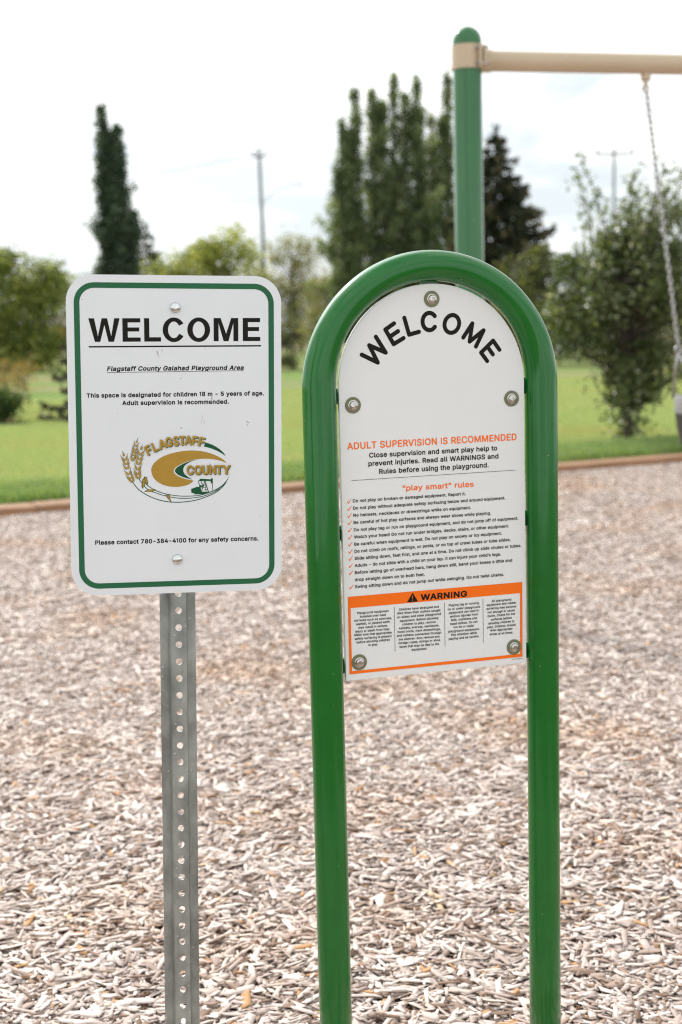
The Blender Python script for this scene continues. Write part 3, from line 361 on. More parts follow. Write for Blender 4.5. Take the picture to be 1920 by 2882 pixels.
 'W': [288, [57,-12,53,-8,50,-2,-2,188,-5,202,-4,208,-2,212,3,215,36,215,43,210,77,82,111,208,116,214,120,215,156,215,162,210,197,83,231,210,238,215,271,215,276,212,279,208,278,196,227,8,221,-9,216,-12,179,-12,172,-8,137,116,102,-8,96,-12]],
 'Y': [202, [77,-12,72,-8,70,2,69,78,-1,192,-4,202,-3,210,4,215,40,215,44,214,93,136,95,134,144,213,149,215,187,214,193,208,191,194,120,80,120,2,118,-6,111,-12]],
 'a': [169, [48,-15,37,-12,25,-6,8,10,2,24,0,38,0,50,3,64,12,78,18,84,31,92,58,99,93,103,97,104,98,108,93,116,81,120,75,120,67,118,57,112,47,99,34,98,12,104,8,107,5,110,5,116,6,126,13,137,23,148,44,161,69,166,88,166,111,161,124,154,134,144,141,132,145,118,146,2,145,-6,142,-10,138,-12,107,-12,100,-8,80,-15], [67,30,82,33,90,38,97,48,98,57,72,55,57,51,51,48,49,42,51,36,56,33]],
 'b': [183, [77,-15,69,-13,57,-6,49,-12,19,-12,14,-10,10,-6,9,2,9,200,11,210,17,215,49,215,55,211,57,202,58,159,70,164,83,166,102,166,120,162,135,154,145,144,156,130,163,114,168,86,168,66,163,38,152,14,139,0,119,-12,106,-15], [84,32,96,32,106,38,114,48,119,66,119,86,114,102,104,115,89,120,77,117,66,108,60,98,57,84,58,62,63,48,72,36]],
 'c': [171, [67,-15,52,-11,34,-1,16,20,7,38,3,58,2,84,4,98,8,114,14,128,25,142,36,153,53,162,65,165,100,165,115,161,127,155,141,144,153,124,156,116,155,106,148,98,127,93,117,93,111,97,106,108,95,117,83,120,67,115,56,102,51,84,51,66,55,52,61,42,68,35,80,31,86,31,94,33,102,38,115,58,126,59,147,54,152,51,156,46,156,34,151,22,144,11,126,-5,103,-14]],
 'd': [183, [63,-15,47,-10,30,1,19,13,10,30,5,46,2,66,3,94,9,118,21,140,34,152,50,162,69,166,87,166,100,164,112,159,113,202,115,211,121,215,153,215,158,210,161,200,161,2,159,-6,156,-10,152,-12,121,-12,113,-6,101,-13,92,-15], [79,32,84,31,92,33,101,40,107,48,113,68,112,90,106,104,97,115,82,120,70,117,61,110,54,98,51,84,51,66,54,54,58,46,66,36]],
 'e': [175, [68,-15,52,-11,34,-1,21,12,14,22,6,42,3,58,2,82,4,98,8,114,15,130,23,140,36,152,50,161,65,165,99,165,114,161,127,154,142,140,148,130,156,112,160,94,161,70,159,62,156,58,152,56,55,56,53,54,60,41,66,36,79,31,88,31,97,33,105,38,115,53,128,54,153,47,157,42,157,30,150,16,146,10,135,0,119,-10,100,-15], [55,100,105,100,108,102,99,114,92,118,82,120,69,117,63,112,56,104]],
 'f': [115, [28,-12,23,-8,21,2,21,118,18,119,-1,119,-7,123,-9,134,-8,158,-2,164,20,165,21,180,24,195,30,204,45,218,65,224,87,224,98,222,106,217,109,208,101,180,95,176,75,177,71,174,69,170,70,164,95,164,100,161,104,150,104,134,101,124,96,119,71,119,69,118,69,2,67,-6,64,-10,60,-12]],
 'g': [183, [65,-72,45,-67,33,-61,16,-44,10,-34,10,-22,13,-18,34,-5,42,-4,21,14,13,26,6,44,2,68,2,84,8,116,20,139,33,152,42,158,56,164,69,166,88,166,103,163,113,157,122,164,153,164,158,160,161,150,161,-12,157,-30,148,-48,134,-60,123,-66,99,-72], [80,-26,91,-26,105,-20,110,-14,112,-4,91,-10,65,-10,50,-8,57,-17,65,-22], [78,36,90,37,101,43,108,54,113,66,113,88,107,104,102,111,94,116,82,120,70,117,60,108,55,100,51,86,51,68,58,48,68,39]],
 'h': [177, [17,-12,11,-8,9,2,9,202,11,210,17,215,49,215,55,210,57,202,58,159,82,166,101,166,113,164,131,155,141,144,148,134,152,122,155,102,155,2,153,-8,147,-12,115,-12,108,-8,106,2,106,100,104,108,98,114,89,119,81,119,67,113,61,106,58,98,57,2,55,-6,49,-12]],
 'i': [80, [17,-12,12,-8,10,2,10,150,11,158,14,162,17,164,25,164,10,176,6,184,5,196,9,210,17,218,24,221,43,221,50,218,58,210,62,196,61,184,57,176,43,164,53,162,56,158,57,150,57,2,55,-8,50,-12]],
 'j': [80, [-8,-69,-14,-64,-16,-56,-15,-30,-8,-23,6,-21,9,-14,9,150,10,158,14,162,25,164,17,168,8,178,4,192,5,200,9,210,17,218,24,221,43,221,49,219,56,212,61,204,62,198,61,184,58,176,51,170,42,164,53,162,56,158,57,150,56,-28,54,-38,49,-48,35,-62,27,-66,14,-69]],
 'k': [165, [17,-12,11,-8,9,2,9,202,11,210,17,215,49,215,55,210,57,202,58,113,109,164,148,164,154,158,155,152,154,143,98,86,158,10,160,2,159,-4,157,-9,152,-12,115,-12,111,-11,60,52,57,48,57,2,55,-8,49,-12]],
 'l': [89, [44,-13,29,-8,19,0,12,12,9,28,9,200,11,210,18,215,49,215,53,213,56,208,57,200,57,38,60,33,72,34,78,30,84,2,82,-6,75,-12]],
 'm': [257, [17,-12,11,-8,9,2,9,150,10,158,14,162,18,164,49,164,57,159,75,166,101,166,117,160,129,149,141,159,155,165,189,166,210,158,220,148,230,132,235,106,235,2,234,-6,231,-10,227,-12,195,-12,188,-6,186,2,186,106,185,111,180,116,168,120,154,115,148,108,146,102,146,2,144,-6,138,-12,107,-12,103,-10,99,-6,98,2,98,104,93,115,80,120,68,116,63,111,57,96,57,2,55,-6,49,-12]],
 'n': [177, [17,-12,11,-8,9,2,9,150,11,160,18,164,48,164,52,163,57,158,76,165,100,166,113,164,127,158,141,145,146,138,152,122,154,110,155,2,153,-8,146,-12,115,-12,108,-8,106,2,106,100,104,108,98,114,89,119,82,119,67,113,61,106,58,98,57,2,55,-6,49,-12]],
 'o': [179, [67,-15,52,-11,34,-1,16,20,7,38,3,58,2,84,4,98,8,114,14,128,25,142,36,153,53,162,65,165,100,165,115,161,131,152,146,138,153,126,160,108,164,90,165,70,163,54,158,36,151,22,144,10,129,-2,114,-11,103,-14], [79,32,91,32,103,38,111,52,116,68,116,84,108,104,97,116,83,120,67,115,60,108,54,96,51,84,51,66,58,46,65,37]],
 'p': [183, [17,-69,11,-64,9,-54,9,150,10,158,14,162,19,164,49,164,57,158,70,164,82,166,102,166,120,162,135,154,145,144,156,130,163,114,168,86,168,66,161,32,148,9,134,-4,119,-12,106,-15,78,-15,58,-8,57,-54,55,-64,49,-69], [84,32,96,32,106,38,114,48,119,66,119,86,114,102,104,115,89,120,77,117,66,108,60,98,57,84,58,62,63,48,72,36]],
 'q': [183, [120,-69,115,-64,113,-56,112,-8,91,-15,64,-15,49,-11,36,-4,24,8,15,20,7,38,2,66,2,84,5,104,9,118,20,139,33,152,42,158,56,164,69,166,88,166,100,164,113,158,121,164,152,164,156,162,159,158,161,150,160,-62,157,-66,152,-69], [79,32,84,31,92,33,101,40,107,48,113,68,112,90,106,104,97,115,82,120,70,117,61,110,54,98,51,84,51,66,54,54,58,46,66,36]],
 'r': [117, [17,-12,11,-8,9,2,9,150,11,158,18,164,49,164,57,159,66,164,76,166,103,165,107,160,109,152,109,130,107,122,101,117,82,118,73,116,63,110,58,100,57,94,57,2,55,-6,49,-12]],
 's': [159, [56,-15,40,-11,28,-5,14,8,7,18,3,30,2,36,4,46,8,49,15,51,29,54,42,54,47,50,51,40,57,34,73,30,88,34,93,38,95,42,93,45,88,48,41,60,21,72,14,80,8,94,7,102,8,124,18,144,27,152,40,160,65,166,86,166,99,164,117,156,132,140,140,124,141,118,138,108,132,103,124,101,114,99,104,99,97,104,90,116,85,119,75,121,61,117,56,110,58,107,66,103,105,94,126,83,136,73,142,60,144,48,143,28,140,20,133,8,124,-1,113,-8,89,-15]],
 't': [104, [58,-14,41,-10,31,-4,24,4,17,16,14,36,14,118,12,119,-2,119,-6,122,-8,126,-9,150,-8,158,-2,164,13,165,15,194,18,198,22,200,53,200,57,199,62,192,63,165,86,164,91,160,93,156,94,134,91,123,85,119,65,119,63,118,63,36,65,33,84,33,91,28,97,4,96,-4,92,-10,85,-13]],
 'u': [177, [60,-14,43,-9,31,-1,19,12,12,28,9,48,9,150,11,158,14,162,19,164,49,164,55,160,57,150,58,50,64,38,72,34,81,32,92,35,98,39,103,46,106,54,106,150,108,160,115,164,149,163,154,158,155,150,155,2,153,-6,147,-12,116,-12,108,-6,98,-11,85,-14]],
 'v': [169, [60,-12,53,-4,-4,144,-5,152,-3,160,4,164,37,164,43,160,77,68,80,70,113,160,119,164,151,164,155,163,160,158,160,146,101,-8,94,-12]],
 'w': [240, [51,-12,46,-8,43,-4,0,138,-3,152,-2,158,1,162,6,164,38,164,44,160,68,81,70,84,89,156,96,163,131,164,137,160,159,82,161,84,180,156,183,160,190,164,222,164,227,161,229,158,229,152,228,142,184,-4,180,-10,176,-12,145,-12,138,-8,114,71,90,-8,84,-12]],
 'x': [165, [4,-12,-2,-6,-2,7,46,78,2,144,0,152,2,160,9,164,43,164,47,163,76,120,106,163,110,164,143,164,148,162,151,156,151,144,106,76,152,10,154,0,151,-8,145,-12,112,-12,108,-11,76,35,44,-11,40,-12]],
 'y': [169, [23,-70,12,-67,8,-62,8,-50,13,-30,20,-22,36,-23,42,-22,47,-13,52,0,-4,144,-5,152,-3,160,4,164,37,164,43,160,77,68,80,70,113,160,119,164,151,164,155,163,160,158,160,146,95,-24,85,-46,71,-60,57,-68,47,-70]],
 'z': [165, [12,-12,7,-8,5,2,5,18,6,26,75,116,73,117,16,117,12,118,8,124,7,130,7,150,9,160,16,164,135,164,139,162,143,158,145,150,145,132,143,124,76,36,78,35,138,35,142,34,146,28,148,22,148,2,145,-8,138,-12]],
 '’': [84, [16,115,11,120,9,128,22,210,29,215,65,214,70,209,72,200,50,120,43,115]],
 '“': [133, [16,115,10,122,10,134,30,206,34,213,38,215,64,215,70,210,72,202,67,166,80,208,83,213,87,215,112,215,119,212,122,202,110,126,105,117,100,115,66,115,59,120,52,115]],
 '”': [133, [16,115,11,120,9,128,21,204,25,213,30,215,63,215,71,210,78,215,112,215,119,212,121,208,120,196,100,124,96,117,92,115,66,115,60,120,58,128,63,164,48,118,43,115]],
}}
for _d in GLYPH.values():
    for _c, _g in _d.items(): _d[_c] = (_g[0], [list(zip(_p[0::2], _p[1::2])) for _p in _g[1:]])
CAPU = 0.5087 * 400

def glyph_run(s, weight):
    """polygons of a text run in glyph units from x=0; also its inked width and cap height"""
    D = GLYPH['R' if weight == 'R' else 'B']; x = 0; out = []
    for ch in s:
        if ch == ' ': x += 92; continue
        a, P = D[ch]
        for p in P: out.append([(px + x, py) for px, py in p])
        x += a
    xs = [q[0] for p in out for q in p]
    extra = 14 if weight == 'R' else 24
    return out, min(xs), max(xs), CAPU + extra, extra / 2

def flat_mesh(name, polys, z=0.0):
    """even-odd filled outlines in the x-z plane, facing -y, z = distance in front of the panel"""
    cu = bpy.data.curves.new(name, 'CURVE'); cu.dimensions = '2D'; cu.fill_mode = 'BOTH'
    for p in polys:
        sp = cu.splines.new('POLY'); sp.points.add(len(p) - 1)
        sp.points.foreach_set('co', [c for q in p for c in (q[0], q[1], 0, 1)]); sp.use_cyclic_u = True
    o = bpy.data.objects.new(name, cu); COL.objects.link(o)
    dg = bpy.context.evaluated_depsgraph_get(); dg.update()
    me = bpy.data.meshes.new_from_object(o.evaluated_get(dg))
    bpy.data.objects.remove(o); bpy.data.curves.remove(cu)
    n = len(me.vertices); co = np.empty(n * 3, np.float32); me.vertices.foreach_get('co', co); co = co.reshape(-1, 3)
    co = np.stack([co[:, 0], np.full(n, -z, np.float32), co[:, 1]], 1); me.vertices.foreach_set('co', co.ravel())
    me.update(); me.name = name
    # the letters must face the viewer (-y)
    if len(me.polygons) and me.polygons[0].normal.y > 0: me.flip_normals()
    return me

def fit_text(s, w, x0, y0, x1, y1, cap, sh=0.0):
    """the run laid from (x0,y0) to (x1,y1) in millimetres -> polygons in metres"""
    P, a, b, ch, dy = glyph_run(s, w)
    L = math.hypot(x1 - x0, y1 - y0); kx = L / (b - a); ky = cap / ch
    c, sn = (x1 - x0) / L, (y1 - y0) / L
    out = []
    for p in P:
        q = []
        for px, py in p:
            v = (py + dy) * ky; u = (px - a) * kx + sh * v
            q.append(((x0 + u * c - v * sn) / 1000, (y0 + u * sn + v * c) / 1000))
        out.append(q)
    return out

class Art:
    """flat artwork: each polygon a face of its own, each a hair in front of the one before"""
    def __init__(self, z0=0.0003, dz=0.000004, f=lambda x, y: (x / 1000, y / 1000), lay=None): self.m = MB(); self.lay = lay or [z0]; self.dz = dz; self.f = f
    def poly(self, pts):
        q = [self.f(*p) for p in pts]
        area = sum(a[0] * b[1] - b[0] * a[1] for a, b in zip(q, q[1:] + q[:1]))
        if area < 0: q = q[::-1]
        self.m.add([(x, -self.lay[0], y) for x, y in q], [tuple(range(len(q)))]); self.lay[0] += self.dz; return self
    def stroke(self, pts, w, w1=None, cap=False):
        """a line of width w; with cap, round ends and joints"""
        w1 = w if w1 is None else w1; n = len(pts); Lp = []; Rp = []
        for i, (x, y) in enumerate(pts):
            a = pts[max(0, i - 1)]; b = pts[min(n - 1, i + 1)]
            d = math.hypot(b[0] - a[0], b[1] - a[1]) or 1; nx, ny = -(b[1] - a[1]) / d, (b[0] - a[0]) / d
            h = (w + (w1 - w) * i / max(1, n - 1)) / 2
            Lp.append((x + nx * h, y + ny * h)); Rp.append((x - nx * h, y - ny * h))
        if cap:
            for i in range(n - 1): self.poly([pts_off(pts[i], pts[i + 1], w / 2, 1), pts_off(pts[i + 1], pts[i], w / 2, -1), pts_off(pts[i + 1], pts[i], w / 2, 1), pts_off(pts[i], pts[i + 1], w / 2, -1)])
            for p in pts: self.poly([(p[0] + w / 2 * math.cos(t * PI / 12), p[1] + w / 2 * math.sin(t * PI / 12)) for t in range(24)])
        else: self.poly(Lp + Rp[::-1])
        return self

def pts_off(a, b, h, s):
    d = math.hypot(b[0] - a[0], b[1] - a[1]); nx, ny = -(b[1] - a[1]) / d, (b[0] - a[0]) / d
    return (a[0] + nx * h * s, a[1] + ny * h * s)

def spline(pts, k=6, closed=False):
    n = len(pts); out = []
    for i in range(n if closed else n - 1):
        p0 = pts[i - 1] if (i or closed) else pts[0]; p1 = pts[i]; p2 = pts[(i + 1) % n]; p3 = pts[(i + 2) % n] if (closed or i + 2 < n) else pts[-1]
        for j in range(k):
            t = j / k
            out.append(tuple(0.5 * (2 * p1[q] + (p2[q] - p0[q]) * t + (2 * p0[q] - 5 * p1[q] + 4 * p2[q] - p3[q]) * t * t + (3 * p1[q] - p0[q] - 3 * p2[q] + p3[q]) * t ** 3) for q in (0, 1)))
    if not closed: out.append(tuple(pts[-1]))
    return out

def rrect(x0, z0, x1, z1, r, k=10):
    out = []
    for cx, cz, a0 in ((x1 - r, z0 + r, -90), (x1 - r, z1 - r, 0), (x0 + r, z1 - r, 90), (x0 + r, z0 + r, 180)):
        for i in range(k + 1):
            a = R(a0 + 90 * i / k); out.append((cx + r * math.cos(a), cz + r * math.sin(a)))
    return out

# each line: sign, text, weight, baseline start and end (mm on the panel), cap height, ink, slant
TEXT = [
    ('sign', 'Flagstaff County Galahad Playground Area', 'B', -97.38, 93.53, 97.09, 94.84, 6.54, 'k', 0.2),
    ('sign', 'This space is designated for children 18 m - 5 years of age.', 'B', -126.4, 56.04, 126.96, 57.92, 6.34, 'k', 0),
    ('sign', 'Adult supervision is recommended.', 'B', -76.63, 45.21, 75.73, 46.12, 6.38, 'k', 0),
    ('sign', 'Please contact 780-384-4100 for any safety concerns.', 'B', -118.4, -154.52, 117.98, -154.64, 6.52, 'k', 0),
    ('arch', 'ADULT SUPERVISION IS RECOMMENDED', 'R', -145.05, -68.34, 142.35, -66.96, 10.87, 'o', 0),
    ('arch', 'Close supervision and smart play help to', 'R', -109.54, -82.65, 107.88, -81.9, 7.76, 'k', 0),
    ('arch', 'prevent injuries. Read all WARNINGS and', 'R', -111.1, -95.72, 109.94, -94.93, 7.77, 'k', 0),
    ('arch', 'Rules before using the playground.', 'R', -93.54, -109.06, 92.7, -108.38, 7.8, 'k', 0),
    ('arch', '“play smart” rules', 'R', -55.36, -138.17, 66.24, -138.5, 8.87, 'o', 0),
    ('arch', 'Do not play on broken or damaged equipment. Report it.', 'R', -138.21, -151.52, 52.21, -151.22, 4.99, 'k', 0),
    ('arch', 'Do not play without adequate safety surfacing below and around equipment.', 'R', -138.07, -162.94, 121.22, -162.14, 5.0, 'k', 0),
    ('arch', 'No helmets, necklaces or drawstrings while on equipment.', 'R', -137.94, -174.18, 60.89, -174.13, 5.01, 'k', 0),
    ('arch', 'Be careful of hot play surfaces and always wear shoes while playing.', 'R', -137.81, -185.63, 95.74, -185.2, 5.01, 'k', 0),
    ('arch', 'Do not play tag or run on playground equipment, and do not jump off of equipment.', 'R', -137.68, -197.29, 143.77, -196.79, 5.02, 'k', 0),
    ('arch', 'Watch your head! Do not run under bridges, decks, stairs, or other equipment.', 'R', -137.54, -208.57, 127.0, -208.4, 5.03, 'k', 0),
    ('arch', 'Be careful when equipment is wet. Do not play on snowy or icy equipment.', 'R', -137.41, -220.07, 114.31, -219.42, 5.03, 'k', 0),
    ('arch', 'Do not climb on roofs, railings, or posts, or on top of crawl tubes or tube slides.', 'R', -137.48, -231.37, 129.91, -230.92, 5.04, 'k', 0),
    ('arch', 'Slide sitting down, feet first, and one at a time. Do not climb up slide chutes or tubes.', 'R', -137.56, -242.68, 148.76, -242.07, 5.05, 'k', 0),
    ('arch', 'Adults - do not slide with a child on your lap. It can injure your child’s legs.', 'R', -137.63, -254.01, 112.35, -253.7, 5.05, 'k', 0),
    ('arch', 'Before letting go of overhead bars, hang down still, bend your knees a little and', 'R', -137.7, -265.35, 132.26, -265.2, 5.06, 'k', 0),
    ('arch', 'drop straight down on to both feet.', 'R', -137.98, -276.68, -20.42, -276.99, 5.07, 'k', 0),
    ('arch', 'Swing sitting down and do not jump out while swinging. Do not twist chains.', 'R', -138.05, -287.85, 117.59, -287.6, 5.07, 'k', 0),
    ('arch', 'WARNING', 'H', -27.89, -316.44, 51.98, -316.74, 10.11, 'k', 0),
    ('arch', 'Playground equipment', 'R', -135.5, -329.63, -82.75, -330.42, 3.67, 'g', 0),
    ('arch', 'installed over hard', 'R', -131.0, -335.74, -87.81, -336.37, 3.67, 'g', 0),
    ('arch', 'surfaces such as concrete,', 'R', -140.65, -341.24, -77.86, -342.37, 3.67, 'g', 0),
    ('arch', 'asphalt, or packed earth', 'R', -137.42, -347.25, -81.42, -348.04, 3.68, 'g', 0),
    ('arch', 'may result in serious', 'R', -133.97, -353.29, -85.41, -353.87, 3.68, 'g', 0),
    ('arch', 'injury or death from falls.', 'R', -138.98, -359.19, -81.25, -359.81, 3.68, 'g', 0),
    ('arch', 'Make sure that appropriate', 'R', -141.02, -364.54, -78.37, -365.85, 3.68, 'g', 0),
    ('arch', 'safety surfacing is present', 'R', -140.54, -370.74, -78.71, -371.6, 3.68, 'g', 0),
    ('arch', 'before allowing children', 'R', -137.73, -376.74, -81.84, -377.32, 3.69, 'g', 0),
    ('arch', 'to play.', 'R', -118.12, -382.86, -102.12, -382.9, 3.7, 'g', 0),
    ('arch', 'Children have strangled and', 'R', -65.13, -329.85, 3.05, -330.62, 3.7, 'g', 0),
    ('arch', 'died when their clothes caught', 'R', -68.48, -335.75, 5.79, -336.88, 3.7, 'g', 0),
    ('arch', 'on slides and other playground', 'R', -68.83, -342.12, 6.35, -342.76, 3.71, 'g', 0),
    ('arch', 'equipment. Before allowing', 'R', -64.44, -348.48, 1.63, -349.02, 3.71, 'g', 0),
    ('arch', 'children to play, remove', 'R', -60.04, -354.45, -2.64, -355.11, 3.72, 'g', 0),
    ('arch', 'helmets, scarves, necklaces,', 'R', -65.98, -360.34, 2.96, -361.23, 3.72, 'g', 0),
    ('arch', 'hood cords, neck drawstrings,', 'R', -68.26, -366.13, 5.27, -367.48, 3.72, 'g', 0),
    ('arch', 'and mittens connected through', 'R', -69.47, -372.23, 6.26, -373.63, 3.72, 'g', 0),
    ('arch', 'the sleeves. Also remove any', 'R', -67.01, -378.46, 3.74, -379.68, 3.72, 'g', 0),
    ('arch', 'foreign ropes, strings or shoe', 'R', -67.57, -384.42, 4.3, -385.58, 3.72, 'g', 0),
    ('arch', 'laces that may be tied to the', 'R', -65.54, -390.62, 2.43, -391.9, 3.73, 'g', 0),
    ('arch', 'equipment.', 'R', -45.09, -397.1, -18.29, -397.72, 3.74, 'g', 0),
    ('arch', 'Playing tag or running', 'R', 20.18, -330.18, 72.69, -330.37, 3.74, 'g', 0),
    ('arch', 'on or under playground', 'R', 18.32, -336.48, 74.61, -336.83, 3.75, 'g', 0),
    ('arch', 'equipment can lead to', 'R', 19.98, -342.67, 72.53, -342.74, 3.75, 'g', 0),
    ('arch', 'serious injuries from', 'R', 21.64, -348.66, 70.66, -348.88, 3.75, 'g', 0),
    ('arch', 'falls, collisions and', 'R', 23.31, -354.65, 69.01, -355.04, 3.76, 'g', 0),
    ('arch', 'head strikes. Do not', 'R', 22.33, -361.05, 70.05, -361.02, 3.76, 'g', 0),
    ('arch', 'run on or under', 'R', 27.75, -366.76, 64.16, -367.24, 3.76, 'g', 0),
    ('arch', 'playground equipment.', 'R', 18.6, -373.06, 73.23, -373.51, 3.76, 'g', 0),
    ('arch', 'Pay attention while', 'R', 23.58, -379.16, 68.45, -379.41, 3.77, 'g', 0),
    ('arch', 'playing and be careful.', 'R', 19.06, -385.46, 72.62, -385.48, 3.77, 'g', 0),
    ('arch', 'All playground', 'R', 95.3, -329.3, 130.01, -329.42, 3.78, 'g', 0),
    ('arch', 'equipment and rubber', 'R', 86.26, -335.28, 138.79, -335.22, 3.78, 'g', 0),
    ('arch', 'surfacing may become', 'R', 85.74, -341.33, 138.95, -341.58, 3.78, 'g', 0),
    ('arch', 'hot enough to cause', 'R', 88.12, -347.64, 136.17, -347.7, 3.78, 'g', 0),
    ('arch', 'burns. Check for hot', 'R', 88.04, -353.74, 136.56, -353.67, 3.79, 'g', 0),
    ('arch', 'surfaces before', 'R', 93.8, -359.93, 130.37, -359.92, 3.79, 'g', 0),
    ('arch', 'allowing children to', 'R', 88.79, -366.03, 135.07, -365.84, 3.79, 'g', 0),
    ('arch', 'play. Children should', 'R', 87.14, -372.21, 137.06, -372.16, 3.79, 'g', 0),
    ('arch', 'wear appropriate', 'R', 92.23, -377.73, 131.54, -378.26, 3.8, 'g', 0),
    ('arch', 'shoes at all times.', 'R', 91.03, -384.18, 132.61, -384.52, 3.8, 'g', 0),
]

# ------------------------------------------------------------------ the setting: mulch, lawn, timber edging
BX, BY, BDIR = -2.43, 10.05, math.atan2(2.61, 5.49)           # the edging's near face runs through here
bc, bs = math.cos(BDIR), math.sin(BDIR)
def border_y(x): return BY + (x - BX) * math.tan(BDIR)

def mat_ground(name, cols, scales, rough=0.9, bump=0.5, bscale=60):
    m, n, l, p = new_mat(name); p.inputs['Roughness'].default_value = rough; p.inputs['Specular IOR Level'].default_value = 0.0
    g = n.new('ShaderNodeNewGeometry'); prev = None
    for i, (c, s) in enumerate(zip(cols[1:], scales)):
        z = n.new('ShaderNodeTexNoise'); z.inputs['Scale'].default_value = s; z.inputs['Detail'].default_value = 6; z.inputs['Roughness'].default_value = 0.6
        mpn = n.new('ShaderNodeMapping'); mpn.inputs['Location'].default_value = (i * 7.3, i * 3.1, 0); mpn.inputs['Rotation'].default_value = (0, 0, -BDIR)
        mpn.inputs['Scale'].default_value = (0.55, 1.0, 1.0)
        l.new(g.outputs['Position'], mpn.inputs['Vector']); l.new(mpn.outputs[0], z.inputs['Vector'])
        q = n.new('ShaderNodeMapRange'); q.inputs['From Min'].default_value = 0.42; q.inputs['From Max'].default_value = 0.62
        l.new(z.outputs['Fac'], q.inputs['Value'])
        x = n.new('ShaderNodeMix'); x.data_type = 'RGBA'; x.inputs['B'].default_value = c4(c)
        if prev: l.new(prev, x.inputs['A'])
        else: x.inputs['A'].default_value = c4(cols[0])
        l.new(q.outputs[0], x.inputs['Factor']); prev = x.outputs['Result']
    l.new(prev, p.inputs['Base Color'])
    z = n.new('ShaderNodeTexNoise'); z.inputs['Scale'].default_value = bscale; z.inputs['Detail'].default_value = 4
    l.new(g.outputs['Position'], z.inputs['Vector'])
    b = n.new('ShaderNodeBump'); b.inputs['Strength'].default_value = bump; b.inputs['Distance'].default_value = 0.03
    l.new(z.outputs['Fac'], b.inputs['Height']); l.new(b.outputs['Normal'], p.inputs['Normal'])
    return m

def sheet(name, pts, z, mat):
    m = MB(); m.add([(x, y, z) for x, y in pts], [tuple(range(len(pts)))])
    o = m.build(name, mat); return tag(o, kind='structure')

M['soil'] = mat_ground('mulch_bed_soil', [(0.18, 0.13, 0.10), (0.26, 0.20, 0.16)], [6.0])
M['lawn'] = mat_ground('lawn_turf', [(0.175, 0.255, 0.080), (0.215, 0.265, 0.10), (0.26, 0.245, 0.13)], [0.35, 0.18], bump=0.6, bscale=25)
M['dirt'] = mat_ground('dry_bed_soil', [(0.34, 0.25, 0.15), (0.22, 0.20, 0.09)], [1.2])
M['road'] = mat_ground('gravel', [(0.50, 0.38, 0.31), (0.44, 0.33, 0.27)], [0.3])

def along(s, d):
    """a point s metres along the edging and d metres beyond its near face"""
    return (BX + s * bc - d * bs, BY + s * bs + d * bc)
sheet('mulch_bed', [(-9, -4), (9, -4), along(14, 0.1), along(-9, 0.1)], 0.0, M['soil'])
sheet('lawn', [along(-60, 0.1), along(60, 0.1), (400, 60), (900, 900), (-900, 900), (-400, 20)], 0.065, M['lawn'])
sheet('planting_strip', [along(-16, 10.2), along(3.2, 10.2), along(3.0, 11.0), along(-16, 11.2)], 0.070, M['dirt'])
sheet('gravel_road', [(-90, 86), (90, 92), (90, 104), (-90, 97)], 0.075, M['road'])

# landscape timbers laid end to end, every length a thing of its own
def timber(s0, s1, k, label):
    m = MB(); n = 7; rr = np.random.default_rng(100 + k); V = []; F = []
    for i in range(n):
        s = s0 + (s1 - s0) * i / (n - 1); w = 0.27 + rr.uniform(-.008, .008); h = 0.074 + rr.uniform(-.004, .004); d0 = rr.uniform(-.006, .006)
        V += [(s, d0, -0.08), (s, d0, h - .008), (s, d0 + .01, h), (s, d0 + w - .01, h), (s, d0 + w, h - .008), (s, d0 + w, -0.08)]
    for i in range(n - 1):
        for j in range(6):
            F.append((i * 6 + j, i * 6 + (j + 1) % 6, i * 6 + 6 + (j + 1) % 6, i * 6 + 6 + j))
    F += [tuple(range(6)), tuple(range((n - 1) * 6, n * 6))[::-1]]
    m.add([(x - s0, y, z) for x, y, z in V], [f[::-1] for f in F])
    o = m.build('landscape_timber', M['timber']); x, y = along(s0, 0); o.location = (x, y, 0); o.rotation_euler = (0, 0, BDIR)
    return tag(o, label, 'timber', 'timbers edging the mulch bed')
TL = 2.83; T0 = 0.27
tl = {-2: 'wooden edging timber running out of view past the left edge of the picture',
      -1: 'wooden edging timber left of the white rectangular sign, ending at the first joint',
      0: 'wooden edging timber passing behind the white rectangular sign and its left side joint',
      1: 'wooden edging timber passing behind the green arch sign, below the swing post',
      2: 'wooden edging timber at the right edge below the bucket swing',
      3: 'wooden edging timber running out of view past the right edge of the picture'}
for k in range(-1, 3): timber(T0 + k * TL + 0.004, T0 + (k + 1) * TL - 0.004, k, tl[k])

